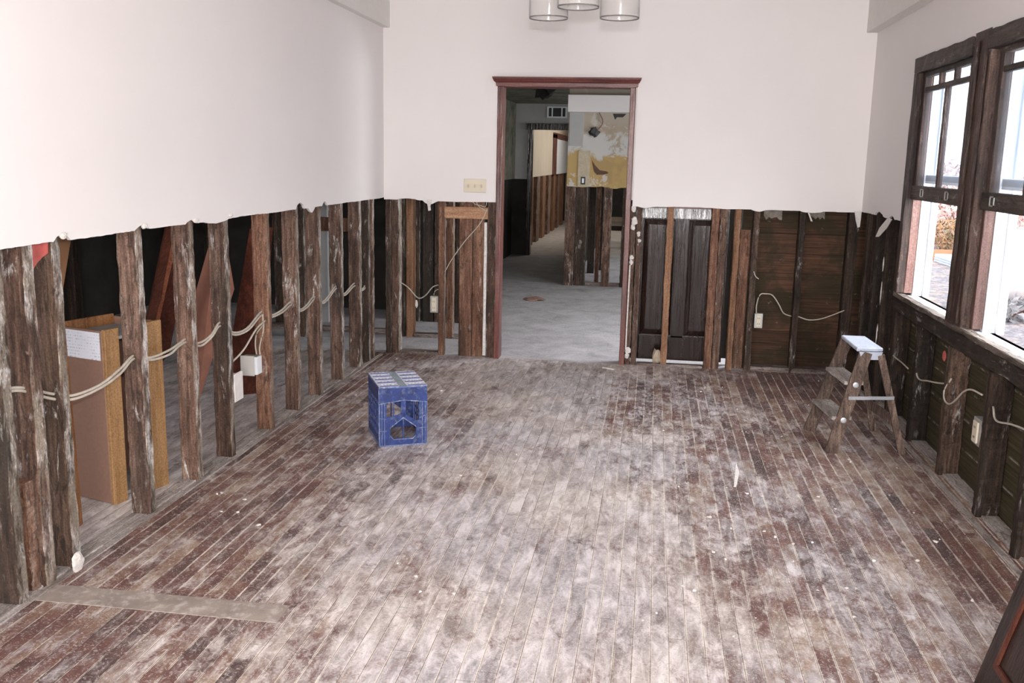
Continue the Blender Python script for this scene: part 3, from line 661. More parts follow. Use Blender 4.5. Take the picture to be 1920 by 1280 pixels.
# ------------------------------------------------------------------ plaster lumps
def lump(c, r, lab, grp=None, seed=0, m='plaster'):
    return tag(obj('plaster_lump' if m == 'plaster' else 'rubble_stone', blob(c, r, 2, .3, seed), M[m]), lab, 'plaster lump' if m == 'plaster' else 'stone', grp)
for i, (px, pz, rr) in enumerate([(-.142, 1.175, .020), (-.138, 1.085, .024), (-.144, 1.04, .018), (-.146, .815, .016), (-.147, .78, .015), (-.14, .11, .022), (-.148, .07, .016), (-.10, .99, .014), (-.095, .94, .013)]):
    lump((px, 7.09, pz), (rr, .012, rr*1.25), 'white plaster lump right of the door casing, '+['topmost', 'upper of two touching at shoulder height', 'lower of two touching at shoulder height', 'upper one at mid height', 'lower one at mid height', 'larger one at the foot', 'smaller one at the foot', 'upper yellowish one beside the dark door', 'lower yellowish one beside the dark door'][i], 'plaster lumps right of the door casing', i)
tag(obj('plaster_seam', tube(B(), [(-.154, 7.086, .76), (-.156, 7.086, .5), (-.158, 7.086, .3), (-.158, 7.086, .12)], .006), M['plaster']), 'thin white plaster line running down beside the right door casing', 'plaster seam')
lump((.075, 7.10, .072), (.035, .03, .062), 'tan rubble stone leaning at the foot of the orange stud', None, 3, 'stone')
def scrap(pts, off, lab):
    tag(obj('wallboard_scrap', prism(B(), pts, off), M['plaster']), lab, 'wallboard scrap', 'torn wallboard scraps')
scrap([(1.445, 6.13, 1.195), (1.44, 6.22, 1.20), (1.43, 6.36, 1.13), (1.425, 6.42, 1.07), (1.43, 6.35, 1.075), (1.438, 6.2, 1.14)], (.008, .01, .004), 'leaf shaped white wallboard scrap hanging beside the left window')
scrap([(1.41, 7.06, 1.2), (1.458, 7.06, 1.2), (1.457, 7.06, 1.14), (1.455, 7.06, 1.09), (1.44, 7.06, 1.085), (1.425, 7.06, 1.13)], (0, .01, 0), 'white wallboard tongue hanging in the right corner')
scrap([(-1.70, 7.062, 1.2), (-1.66, 7.062, 1.2), (-1.67, 7.062, 1.15), (-1.665, 7.062, 1.12), (-1.685, 7.062, 1.115), (-1.69, 7.062, 1.15)], (0, .01, 0), 'white wallboard tongue left of the pale block')
scrap([(1.09, 7.07, 1.185), (1.10, 7.07, 1.185), (1.13, 7.07, 1.12), (1.118, 7.07, 1.12)], (0, .008, 0), 'thin white sliver hanging in the middle of the far right wall')
for i, (y, z, s) in enumerate([(3.05, 1.235, .014), (3.59, 1.232, .016), (4.03, 1.23, .014), (4.39, 1.232, .012)]):
    lump((XL+.004, y, z-.012), (.010, s*1.3, s*.8), 'plaster crumb on the cut edge above the '+['third left stud', 'cabinet stud', 'grey weathered stud', 'pale weathered stud'][i], 'plaster crumbs on the left cut edge', i+20)

for i, (xa, xb, z0) in enumerate([(.80, .93, 1.13), (1.12, 1.23, 1.135)]):
    bm = B(); pts = [(xa, 7.184, 1.20), (xb, 7.184, 1.20)]+[(xb-(xb-xa)*k/7, 7.184, z0+random.uniform(-.02, .02)) for k in range(8)]
    tag(obj('adhesive_smear', prism(bm, pts, (0, -.0015, 0)), mat_plain('grey_adhesive_%s' % 'ab'[i], (.22, .19, .16), .8, var=.5, sc=22)), 'greyish adhesive smear high on the far plank sheathing, '+('left' if i == 0 else 'right')+' one', 'adhesive smear', 'adhesive smears')
# ------------------------------------------------------------------ switch plate
t = thing('light_switch_plate', (-1.33, D-.004, 1.262), 'ivory three gang light switch plate left of the doorway', 'light switch')
bm = bbox(-1.415, -1.245, D-.008, D-.0005, 1.262, 1.362, .003); obj('cover_plate', bm, M['ivory'], t)
for xx in (-1.380, -1.330, -1.280): obj('toggle', bbox(xx-.005, xx+.005, D-.020, D-.0085, 1.298, 1.322, .0015), M['ivory_toggle'], t)

# ------------------------------------------------------------------ cables and boxes
def cable(lab, pts, r=.005, m='cable', flat=1.0, grp=None):
    return tag(obj('electrical_cable', tube(B(), pts, r, 8, 6, flat), M[m], smooth=True), lab, 'cable', grp)
P = [(-2.09, 2.2, .70), (-2.08, 2.62, .73), (-2.08, 2.80, .735), (-2.085, 3.0, .665), (-2.07, 3.10, .635), (-2.06, 3.26, .638), (-2.07, 3.42, .665), (-2.09, 3.56, .69), (-2.08, 3.66, .660), (-2.07, 3.80, .663), (-2.08, 3.92, .672),
     (-2.09, 4.01, .675), (-2.08, 4.10, .64), (-2.075, 4.22, .655), (-2.09, 4.36, .695), (-2.08, 4.47, .625), (-2.07, 4.62, .62), (-2.09, 4.86, .67), (-2.08, 4.96, .635), (-2.075, 5.10, .64), (-2.09, 5.29, .66), (-2.08, 5.40, .60), (-2.08, 5.52, .61),
     (-2.09, 5.68, .64), (-2.08, 5.78, .59), (-2.08, 5.9, .605), (-2.09, 6.11, .65), (-2.08, 6.22, .58), (-2.09, 6.50, .62), (-2.08, 6.6, .565), (-2.08, 6.70, .57), (-2.10, 6.85, .61)]
GCa = 'cables threaded through the left wall studs'
cable('upper cream cable threaded through all the left wall studs', P, .0055, 'cable', 1, GCa)
P2 = [(x+.004, y+.01*math.sin(i*1.7), z-.013-.004*math.sin(i*2.3)) for i, (x, y, z) in enumerate(P)]
cable('lower cream cable threaded beside the upper one through the left wall studs', P2, .0055, 'cable', 1, GCa)
cable('cream cable rising from behind the pale stud to the junction box stud', [(-2.07, 4.41, .475), (-2.06, 4.55, .52), (-2.055, 4.70, .60), (-2.06, 4.835, .625)], .005, 'cable', 1, GCa)
cable('left cream cable dropping into the grey junction box', [(-2.075, 4.84, .66), (-2.08, 4.845, .60), (-2.115, 4.845, .55), (-2.125, 4.845, .49), (-2.115, 4.835, .435)], .004, 'cable', 1, 'cables dropping into the junction box')
cable('right cream cable dropping into the grey junction box', [(-2.07, 4.84, .62), (-2.075, 4.842, .57), (-2.09, 4.845, .52), (-2.10, 4.842, .47), (-2.095, 4.835, .435)], .004, 'cable', 1, 'cables dropping into the junction box')
t = thing('junction_box', (-2.142, 4.83, .325), 'light grey square junction box on the reddish stud of the left wall', 'junction box')
obj('box_body', bbox(-2.188, -2.097, 4.800, 4.856, .328, .430, .004), M['metal'], t)
obj('box_cover', bbox(-2.192, -2.112, 4.792, 4.7995, .322, .434, .002), M['box_grey'], t)
obj('side_plate', bbox(-2.111, -2.094, 4.790, 4.855, .330, .428, .002), M['white_paint'], t)
t = thing('plaster_ring_box', (-2.10, 4.45, .26), 'white plaster clogged outlet box behind the pale weathered stud', 'outlet box')
obj('box_cover', bbox(-2.062, -2.048, 4.404, 4.505, .275, .42, .003), M['box_white'], t)
obj('box_body', bbox(-2.13, -2.0625, 4.402, 4.49, .285, .41, .003), M['box_white'], t)
def outlet(name_lab, x0, x1, y, z0, z1, facing='y'):
    if facing == 'y': t = thing('outlet_box', ((x0+x1)/2, y, z0), name_lab, 'outlet box')
    else: t = thing('outlet_box', (y, (x0+x1)/2, z0), name_lab, 'outlet box')
    def bb(a0, a1, d0, d1, c0, c1, w=.002): return bbox(a0, a1, y+d0, y+d1, c0, c1, w) if facing == 'y' else bbox(y+d0, y+d1, a0, a1, c0, c1, w)
    obj('box_body', bb(x0, x1, .004, .045, z0, z1), M['metal'], t)
    xm = (x0+x1)/2; wd = (x1-x0)*.28
    rec = obj('receptacle', bb(xm-wd, xm+wd, -.006, .0035, z0+.012, z1-.012), M['ivory'], t)
    for zz in (z0+(z1-z0)*.3, z0+(z1-z0)*.68):
        for dx in (-.006, .006): obj('socket_slot', bb(xm+dx-.0015, xm+dx+.0015, -.0075, -.0062, zz-.005, zz+.005, .0003), M['black'], rec)
outlet('ivory outlet in a metal box beside the slim stud left of the doorway', -1.680, -1.615, 7.105, .33, .46)
outlet('ivory outlet in a metal box on the far plank wall', .775, .835, 7.09, .325, .435)
outlet('ivory outlet hanging below the right window', 4.31, 4.415, 1.475, .30, .42, 'x')
cable('grey cable sagging across the closet opening left of the doorway', [(-1.95, 7.13, .57), (-1.86, 7.12, .52), (-1.78, 7.12, .44), (-1.72, 7.12, .46), (-1.66, 7.12, .53), (-1.60, 7.13, .55)], .0045, 'cable_grey')
cable('short grey cable curling down into the outlet beside the slim stud', [(-1.60, 7.12, .52), (-1.64, 7.11, .50), (-1.652, 7.115, .462)], .003, 'cable_grey')
lump((-1.79, 7.12, .39), (.012, .01, .03), 'white wire nut cluster hanging from the sagging cable', None, 31)
cable('thin cream wire slanting over the wide planks left of the doorway', [(-1.237, 7.085, 1.14), (-1.29, 7.085, 1.03), (-1.40, 7.085, .90), (-1.50, 7.085, .76), (-1.560, 7.09, .655)], .0035, 'cable')
cable('looped wire under the light switch plate', [(-1.36, 7.09, 1.20), (-1.33, 7.085, 1.175), (-1.29, 7.085, 1.165), (-1.25, 7.085, 1.16), (-1.24, 7.085, 1.21)], .003, 'cable')
cable('second looped wire under the light switch plate', [(-1.32, 7.09, 1.205), (-1.31, 7.08, 1.17), (-1.27, 7.08, 1.14), (-1.236, 7.08, 1.125)], .003, 'cable')
cable('thin hanging wire at the back of the closet', [(-1.86, 8.52, 1.1), (-1.855, 8.52, 1.0), (-1.87, 8.52, .88)], .005, 'cable_grey')
cable('cable arching from the far wall outlet to the faint brown stud', [(.785, 7.085, .43), (.782, 7.08, .50), (.80, 7.075, .575), (.84, 7.075, .585), (.89, 7.08, .575), (.94, 7.085, .51), (.98, 7.095, .445), (1.04, 7.12, .42)], .0045, 'cable')
cable('cable drooping from the faint brown stud to the right corner', [(1.07, 7.12, .43), (1.10, 7.09, .42), (1.16, 7.08, .405), (1.24, 7.08, .415), (1.33, 7.085, .45), (1.42, 7.1, .49)], .0045, 'cable')
cable('cut cable end on the outlet stud of the far wall', [(.745, 7.085, .745), (.76, 7.08, .71), (.785, 7.085, .69)], .004, 'cable')
cable('looping cable below the left window left of the reddish stud', [(1.50, 5.47, .475), (1.49, 5.43, .40), (1.49, 5.36, .372), (1.49, 5.2, .40), (1.49, 5.05, .425), (1.50, 4.9, .455)], .0045, 'cable')
cable('curling cable right of the reddish stud under the windows', [(1.49, 4.82, .50), (1.475, 4.86, .43), (1.475, 4.84, .385), (1.475, 4.76, .385), (1.475, 4.67, .43), (1.475, 4.58, .49), (1.475, 4.48, .525), (1.485, 4.36, .53)], .0045, 'cable')
cable('cable running out of the photo at the right under the window', [(1.49, 4.23, .51), (1.48, 4.15, .47), (1.48, 3.98, .50), (1.48, 3.8, .52), (1.48, 3.5, .52)], .0045, 'cable')
cable('short cable behind the step stool top', [(1.50, 6.1, .40), (1.49, 5.95, .385), (1.49, 5.75, .385), (1.49, 5.6, .38)], .0045, 'cable')
lump((1.572, 5.556, .487), (.006, .012, .045), 'long white plaster smear under the left window', None, 41)
tag(obj('paint_patch', blob((1.478, 4.93, .59), (.004, .03, .028), 2, .1, 5), M['red_paint']), 'round red mark beside the reddish stud under the windows', 'paint patch')
lump((1.57, 4.417, .26), (.010, .02, .075), 'pinkish white plaster smear right of the hanging outlet', None, 42)
for i, (y, z, s, l) in enumerate([(6.36, .45, .06, 'lowest'), (6.35, .72, .07, 'middle'), (6.36, .9, .05, 'highest')]):
    lump((1.476, y, z), (.004, .012, s), l+' white plaster streak on the streaked stud left of the left window', 'plaster streaks', i+50)

# ------------------------------------------------------------------ things in the side room
def rotz_bm(bm, c, a):
    bmesh.ops.rotate(bm, verts=bm.verts, cent=Vector(c), matrix=Matrix.Rotation(a, 3, 'Z')); return bm
def cabinet():
    c = Vector((-2.26, 3.63, 0)); a = math.radians(-17)   # local +y runs along the open front, -x is depth
    W, Dp, H = .315, .29, .775
    t = thing('oak_cabinet', c, 'open topped golden oak cabinet box standing behind the left wall studs', 'cabinet')
    def part(nm, x0, x1, y0, y1, z0, z1, m, w=.0015):
        bm = bbox(c.x+x0, c.x+x1, c.y+y0, c.y+y1, z0, z1, w); rotz_bm(bm, c, a); return obj(nm, bm, M[m], t)
    side = part('side_panel', -Dp, -.018, 0, .012, .004, H-.006, 'hardboard')
    part('side_panel', -Dp, -.018, W-.012, W, .004, H-.006, 'hardboard')
    part('back_panel', -Dp, -Dp+.012, .012, W-.012, 0, H+.006, 'oak_dark')
    part('front_stile', -.018, 0, 0, .075, 0, H, 'oak'); part('front_stile', -.018, 0, W-.085, W, 0, H, 'oak')
    part('bottom_panel', -Dp+.012, -.018, .012, W-.012, .02, .035, 'dust_grey')
    part('inner_shelf', -Dp+.012, -.018, .012, W-.012, H-.055, H-.04, 'dust_grey')
    # printed paper label with small unreadable lines
    n = NT('printed_paper_label'); o = n.obj(); x, y, z = n.sep(o)
    ln = n.math('FRACT', n.math('MULTIPLY', z, 75)); wd = n.noise(n.vec(n.math('MULTIPLY', x, 160), n.math('MULTIPLY', y, 160), n.math('FLOOR', n.math('MULTIPLY', z, 75))), 1.0, 2)
    blk = n.noise(o, 9, 2)
    k = n.math('MULTIPLY', n.math('LESS_THAN', ln, .38), n.math('MULTIPLY', n.step(wd, .5, .56), n.step(blk, .42, .5)))
    m = n.fin(n.mix(n.math('MULTIPLY', k, .55), (.66, .66, .71), (.2, .2, .25)), .5)
    bm = B(); box(bm, c.x-Dp+.008, c.x-.03, c.y-.0015, c.y-.0003, H-.135, H-.015); rotz_bm(bm, c, a); obj('paper_label', bm, m, side)
cabinet()
def sheet(name, pts, th, m, lab, cat, grp=None):
    P0 = [Vector(p) for p in pts]; nrm = (P0[1]-P0[0]).cross(P0[2]-P0[0]).normalized()
    return tag(obj(name, prism(B(), pts, nrm*th), M[m]), lab, cat, grp)
sheet('thin_board', [(-2.272, 3.412, 0), (-2.262, 3.345, 0), (-2.243, 3.292, .98), (-2.252, 3.350, .98)], .012, 'oak_dark', 'thin brown board standing on edge just left of the cabinet', 'board')
sheet('hardboard_sheet', [(-2.255, 3.353, .96), (-2.37, 3.36, 1.24), (-2.35, 3.612, 1.24)], .006, 'tan_sheet', 'tan hardboard corner leaning behind the third left stud', 'hardboard sheet', 'boards leaning behind the left studs')
sheet('hardboard_sheet', [(-2.72, 5.32, 0.0), (-2.6, 5.093, .686), (-2.26, 4.753, 1.23), (-2.36, 5.10, .75)], .008, 'pinkply', 'pinkish hardboard sheet leaning behind the pale weathered stud', 'hardboard sheet', 'boards leaning behind the left studs')
t = sheet('leaning_board', [(-2.62, 5.52, 0.0), (-2.52, 5.39, .383), (-2.24, 5.08, 1.10), (-2.17, 5.20, 1.10), (-2.46, 5.64, 0.0)], .02, 'redboard', 'dark red stained board leaning left of the junction box stud', 'board', 'boards leaning behind the left studs')
t = sheet('moulded_board', [(-3.20, 4.90, 0.0), (-2.75, 4.75, .46), (-2.29, 4.27, 1.24), (-2.24, 4.44, 1.24), (-2.72, 5.00, .40), (-3.12, 5.18, 0.0)], .03, 'redboard', 'dark red moulded door piece leaning right of the cabinet', 'board', 'boards leaning behind the left studs')
obj('moulding_ridge', tube(B(), [(-3.12, 4.98, .05), (-2.70, 4.79, .50), (-2.275, 4.335, 1.20)], .02, 6, 1), M['redboard_light'], t)
# dark studs of side-room far wall, white post, post at rear
for i, (x, y, m_) in enumerate([(-4.9, 9.08, 'darkwood'), (-4.5, 9.08, 'darkwood'), (-4.0, 9.08, 'darkwood'), (-3.5, 9.08, 'darkwood')]):
    stud('blackened stud at the far end of the side room, '+['leftmost', 'second from left', 'third from left', 'rightmost'][i], x, x+.08, y, y+.07, 1.3, m_, 'blackened studs of the side room')
for i, y in enumerate((5.2, 5.75, 6.3, 6.85, 7.4)):
    stud('dim stud on the outer side of the side room, '+['nearest', 'second nearest', 'middle', 'second farthest', 'farthest'][i], -4.95, -4.85, y, y+.1, 1.6, 'stud_dark', 'dim studs of the side room outer wall')
tag(obj('white_post', bbox(-3.02, -2.91, 8.28, 8.36, 0, 2.0, .004), M['grey_wall']), 'pale grey-white post standing far behind the left wall studs', 'post')
tag(obj('cross_board', rough_bar(-3.4, -2.62, 8.20, 8.26, .845, .965, axis=0), M['stud_red']), 'brown horizontal board crossing the pale post', 'board')
stud('dark brown post left of the pale post', -3.35, -3.2, 8.1, 8.2, 1.4, 'stud_dirty', None, name='timber_post', cat='post')
stud('mottled brown post right behind the split stud', -3.02, -2.86, 7.55, 7.62, 1.3, 'stud_dirty', None, name='timber_post', cat='post')
stud('thin dark post deep behind the cabinet', -4.45, -4.33, 7.4, 7.5, 1.4, 'darkwood', None, name='timber_post', cat='post')
tag(obj('sole_plate', rough_bar(-3.6, -2.2, 7.85, 7.94, 0, .04, axis=0), M['plate_x']), 'sole plate crossing the far floor of the side room', 'sole plate')

# ------------------------------------------------------------------ step stool
def stool():
    t = thing('step_stool', (1.17, 5.33, 0), 'wooden two step stool with a blue-grey top standing by the right wall', 'step stool')
    def slab(nm, a, b, w, th, m, wide=Vector((1, 0, 0))):
        """board from a to b, w wide along `wide`, th thick across"""
        a, b = Vector(a), Vector(b); d = (b-a).normalized(); wv = (wide-d*wide.dot(d)).normalized(); tv = d.cross(wv); bm = B(); rg = []
        for i in range(9):
            p = a+(b-a)*i/8; e = .003
            rg.append([bm.verts.new(p+wv*x*w/2+tv*y*th/2+Vector([random.uniform(-.0006, .0006)]*3)) for x, y in ((-1, -1), (1, -1), (1, 1), (-1, 1))])
        for r1, r2 in zip(rg, rg[1:]):
            for k in range(4): bm.faces.new((r1[k], r1[(k+1) % 4], r2[(k+1) % 4], r2[k]))
        bm.faces.new(rg[0]); bm.faces.new(rg[-1]); return obj(nm, bm, M[m], t)
    nf, nt = Vector((1.005, 5.10, 0)), Vector((1.155, 5.175, .545))
    ff, ft = Vector((.955, 5.52, 0)), Vector((1.125, 5.535, .545))
    slab('front_rail', nf, nt, .065, .02, 'stool'); slab('front_rail', ff, ft, .065, .02, 'stool')
    # rear legs
    na, nb = Vector((1.235, 5.185, .53)), Vector((1.385, 5.165, 0)); fa, fb = Vector((1.20, 5.53, .53)), Vector((1.33, 5.60, 0))
    slab('rear_leg', na, nb, .035, .022, 'stool'); slab('rear_leg', fa, fb, .035, .022, 'stool')
    # treads
    for k, (f, wd) in enumerate(((.375/.545, .10), (.185/.545, .105))):
        p, q = nf+(nt-nf)*f, ff+(ft-ff)*f
        p = p+Vector((-.003, .01, 0)); q = q+Vector((-.003, -.01, 0))
        td = slab('tread', p, q, wd, .018, 'plate')
        bm = B(); lathe(bm, [(0, -.003), (.014, -.003), (.015, 0), (.015, .004), (.008, .006), (0, .006)], p+Vector((.005, -.024, -.004)), 16, Vector((0, -1, 0))); obj('tread_bolt', bm, M['bracket'], td)
    # top board with rounded front and end bracket
    c0 = [(1.105, 5.165), (1.245, 5.19), (1.225, 5.545), (1.095, 5.545)]
    bm = prism(B(), [(x, y, .548) for x, y in c0], (0, 0, .02)); bevel(bm, .004); obj('top_board', bm, M['stool_top'], t)
    bm = prism(B(), [(1.118, 5.160, .547), (1.243, 5.182, .547), (1.228, 5.180, .505), (1.135, 5.163, .505)], (0, .006, 0)); obj('end_bracket', bm, M['stool_top'], t)
    # rear brace and steel spreader
    slab('rear_brace', na+(nb-na)*.68+Vector((0, .012, 0)), fa+(fb-fa)*.68+Vector((0, -.012, 0)), .05, .015, 'stool', Vector((0, 0, 1)))
    a = nf+(nt-nf)*.55+Vector((-.01, -.014, 0)); b = na+(nb-na)*.45+Vector((.015, -.016, 0)); b.z = a.z+.006
    slab('spreader_bar', a, b, .018, .004, 'bracket', Vector((0, 0, 1)))
stool()

# ------------------------------------------------------------------ blue crate
def crate():
    c = Vector((-1.38, 4.69, 0)); a = math.radians(26); W, Dp, H = .258, .36, .325
    t = thing('milk_crate', c, 'blue plastic crate dusted white on top, standing alone on the floor', 'crate')
    def add(nm, bm, m, par=t): rotz_bm(bm, c, a); return obj(nm, bm, M[m], par)
    def poly(bm, pts, y0, y1):   # pts in local (x,z) of the front face
        prism(bm, [(c.x+x, c.y+y0, z) for x, z in pts], (0, y1-y0, 0))
    def face(y0, y1, nm):
        bm = B(); L, Rr = .0, W
        poly(bm, [(0, .235), (.13, .25), (W, .235), (W, H), (0, H)], y0, y1)                 # upper solid band with a peaked lower edge
        poly(bm, [(0, .0), (.040, .0), (.040, .24), (0, .24)], y0, y1); poly(bm, [(W-.045, .0), (W, .0), (W, .24), (W-.045, .24)], y0, y1)
        poly(bm, [(.04, 0), (W-.045, 0), (W-.045, .040), (.04, .040)], y0, y1)
        # gabled band between the window pair and the lower opening
        poly(bm, [(.04, .11), (.062, .10), (.128, .152), (.195, .10), (W-.045, .11), (W-.045, .135), (.195, .135), (.128, .178), (.062, .160), (.04, .160)], y0, y1)
        poly(bm, [(.04, .04), (.075, .04), (.060, .062), (.060, .10), (.04, .115)], y0, y1); poly(bm, [(W-.045, .04), (.180, .04), (.196, .062), (.196, .10), (W-.045, .115)], y0, y1)
        for x0_, x1_, z0_, z1_ in ((.074, .080, .155, .245), (.115, .142, .16, .25), (.182, .188, .13, .245), (.125, .132, .038, .155)): poly(bm, [(x0_, z0_), (x1_, z0_), (x1_, z1_), (x0_, z1_)], y0, y1)
        return add(nm, bm, 'crate')
    face(0, .004, 'front_face'); face(Dp-.004, Dp, 'rear_face')
    # pale raised ribs and rims on the front
    bm = B(); y0 = -.004
    for s in ([(0, .0), (W, .0), (W, .006), (0, .006)], [(0, .232), (.13, .247), (W, .232), (W, .236), (.13, .251), (0, .236)], [(.058, .098), (.128, .150), (.198, .098), (.198, .103), (.128, .157), (.058, .103)],
              [(0, .155), (.035, .148), (.035, .151), (0, .158)], [(W, .165), (W-.04, .145), (W-.04, .149), (W, .169)], [(0, .085), (.04, .082), (.04, .085), (0, .088)], [(W-.045, .09), (W, .092), (W, .095), (W-.045, .093)],
              [(.06, .052), (.075, .034), (.18, .034), (.197, .052), (.193, .052), (.178, .038), (.077, .038), (.064, .052)], [(0, .318), (W, .318), (W, H), (0, H)]): poly(bm, s, y0, 0)
    for x in (.0, .012, .026, .20+.03, W-.012, W-.003): poly(bm, [(x, 0), (x+.003, 0), (x+.003, .235), (x, .235)], y0, 0)
    add('raised_rib', bm, 'crate_edge')
    # sides with lattice slots
    for sx, nm in ((0, 'side_face'), (W-.004, 'side_face')):
        bm = B(); x0, x1 = c.x+sx, c.x+sx+.004
        box(bm, x0, x1, c.y+.004, c.y+Dp-.004, 0, .05); box(bm, x0, x1, c.y+.004, c.y+Dp-.004, .24, H-.008)
        for k in range(9):
            yy = c.y+.004+(Dp-.02)*k/8; box(bm, x0, x1, yy, yy+.014, .05, .24)
        for z in (.09, .13, .17, .21): box(bm, x0+.0006, x1-.0006, c.y+.004, c.y+Dp-.004, z, z+.01)
        add(nm, bm, 'crate')
    bm = B(); box(bm, c.x-.003, c.x, c.y, c.y+Dp, 0, .012); box(bm, c.x-.003, c.x, c.y, c.y+.012, 0, H); box(bm, c.x-.003, c.x, c.y, c.y+Dp, H-.01, H); add('side_rim', bm, 'crate_edge')
    # top face: two slotted panels and a central strip
    for x0_, x1_, m_, nm in ((0, .108, 'crate_top', 'top_panel'), (.108, .150, 'crate_strip', 'centre_strip'), (.150, W, 'crate_top', 'top_panel')):
        bm = B()
        if m_ == 'crate_strip': box(bm, c.x+x0_, c.x+x1_, c.y, c.y+Dp, H-.006, H)
        else:
            rows = [0, .022, .075, .098, .15, .172, .225, .248, .30, .322, Dp]
            for i in range(0, 10, 1):
                if i % 2 == 0: box(bm, c.x+x0_, c.x+x1_, c.y+rows[i], c.y+rows[i+1], H-.006, H+.001)
                else:
                    xs = [x0_+(x1_-x0_)*k/6 for k in range(7)]
                    box(bm, c.x+x0_, c.x+x0_+.018, c.y+rows[i], c.y+rows[i+1], H-.006, H)
                    box(bm, c.x+x1_-.018, c.x+x1_, c.y+rows[i], c.y+rows[i+1], H-.006, H)
                    y_m = (rows[i]+rows[i+1])/2
                    box(bm, c.x+x0_+.018, c.x+x1_-.018, c.y+y_m+.012, c.y+rows[i+1], H-.006, H)
                    box(bm, c.x+x0_+.018, c.x+x1_-.018, c.y+rows[i], c.y+y_m-.012, H-.006, H)
                    for k in (2, 3, 4): box(bm, c.x+xs[k]-.004, c.x+xs[k]+.004, c.y+y_m-.012, c.y+y_m+.012, H-.006, H)
        add(nm, bm, m_)
    bm = B()
    for yy in (.003, .0865, .161, .2365, .311): box(bm, c.x+.006, c.x+.104, c.y+yy, c.y+yy+.006, H+.001, H+.004); box(bm, c.x+.154, c.x+W-.006, c.y+yy, c.y+yy+.006, H+.001, H+.004)
    add('top_rib', bm, 'crate')
crate()

# ------------------------------------------------------------------ hanging lamp
t = thing('ceiling_light', (-.31, 3.92, CEIL), 'ceiling light with clear glass shades at the top edge of the photo', 'ceiling light')
bm = B(); lathe(bm, [(0, 0), (.07, 0), (.07, -.02), (.02, -.05), (.015, -.06), (.015, -.30), (.05, -.32), (.055, -.36), (.03, -.39), (0, -.39)], (-.31, 3.92, CEIL)); obj('stem', bm, M['brass'], t, smooth=True)
for (x, y) in ((-.458, 4.0), (-.172, 4.0), (-.315, 3.72)):
    bm = B(); tube(bm, [(-.31, 3.92, 2.40), ((x-.31)/2, (y+3.92)/2, 2.43), (x, y, 2.36)], .008, 8, 5); arm = obj('lamp_arm', bm, M['brass'], t, smooth=True)
    bm = B(); lathe(bm, [(.012, .15), (.03, .15), (.034, .12), (.034, .10), (.0, .10)], (x, y, 2.215), 24)
    cup = obj('socket_cup', bm, M['brass'], arm, smooth=True)
    bm = B(); lathe(bm, [(.030, .115), (.045, .11), (.06, .09), (.073, .05), (.079, .0), (.080, -.105), (.0785, -.112), (.077, -.105), (.0755, 0), (.070, .045), (.057, .085), (.044, .104), (.030, .108)], (x, y, 2.19), 40)
    obj('glass_shade', bm, M['lampglass'], t, smooth=True)
    bm = B(); lathe(bm, [(0, .1), (.014, .1), (.016, .07), (.028, .03), (.03, .0), (.022, -.022), (0, -.03)], (x, y, 2.205), 20); obj('bulb', bm, M['bulb'], arm, smooth=True)

# ------------------------------------------------------------------ floor pieces, debris
tag(obj('floor_patch_board', rough_bar(-2.045, -1.165, 2.752, 2.875, 0, .003, axis=0, n=8, jit=.0004, bev=.0008), mat_plain('dusty_tan_patch', (.30, .25, .215), .6, var=.22, sc=9, dirt=(.6, .55, .52), dirtamt=.5)), 'dusty tan board laid across the strip floor at the lower left', 'floor board')
tag(obj('floor_edge_strip', rough_bar(-2.058, -2.03, 1.8, 7.0, 0, .006, axis=1, n=40, jit=.003, bev=.001), M['plate']), 'chipped dusty floor edge strip along the left studs', 'floor strip')
tag(obj('floor_edge_strip', rough_bar(1.432, 1.462, 3.0, 7.05, 0, .006, axis=1, n=40, jit=.003, bev=.001), M['plate']), 'chipped dusty floor edge strip along the right wall', 'floor strip')
tag(obj('stick', bbox(-.325, -.225, 6.90, 6.915, 0, .008, .001), M['plaster']), 'small white stick lying in front of the doorway', 'stick'); bpy.data.objects['stick'].rotation_euler.z = math.radians(-30)
tag(obj('plaster_splinter', prism(B(), [(.44, 4.42, .004), (.452, 4.42, .004), (.475, 4.56, .03), (.466, 4.66, .05), (.455, 4.56, .03)], (.002, 0, .004)), M['plaster']), 'upright white plaster splinter on the right half of the floor', 'plaster splinter')
tag(obj('plaster_flake', blob((-2.03, 3.00, .03), (.012, .03, .045), 2, .25, 9), M['plaster']), 'white plaster flake at the foot of the third left stud', 'plaster flake')
chip0 = None
gcol = 'plaster chips scattered on the floor'
chips = []
random.seed(21)
for k in range(110):
    y = random.uniform(2.9, 6.9); x = random.uniform(-1.9, 1.35)
    if random.random() < .3: x = random.uniform(.1, 1.3); y = random.uniform(3.2, 5.5)
    if -1.65 < x < -1.05 and 4.55 < y < 5.25: continue
    if .85 < x < 1.42 and 5.0 < y < 5.7: continue
    chips.append((x, y))
chips = chips[:95]
protos = []
for i in range(4):
    o = tag(obj('plaster_chip', blob((0, 0, .003), (random.uniform(.004, .009), random.uniform(.004, .008), .0035), 1, .5, i+60), M['plaster'], origin=(0, 0, 0)), 'tiny white plaster chip lying loose on the dusty strip floor', 'plaster chip', gcol); protos.append(o)
for k, (x, y) in enumerate(chips):
    o = protos[k] if k < 4 else protos[k % 4].copy()
    if k >= 4: col.objects.link(o)
    o.location = (x, y, 0); o.rotation_euler.z = random.uniform(0, 6.28); s = random.uniform(.6, 1.5); o.scale = (s, s, s)

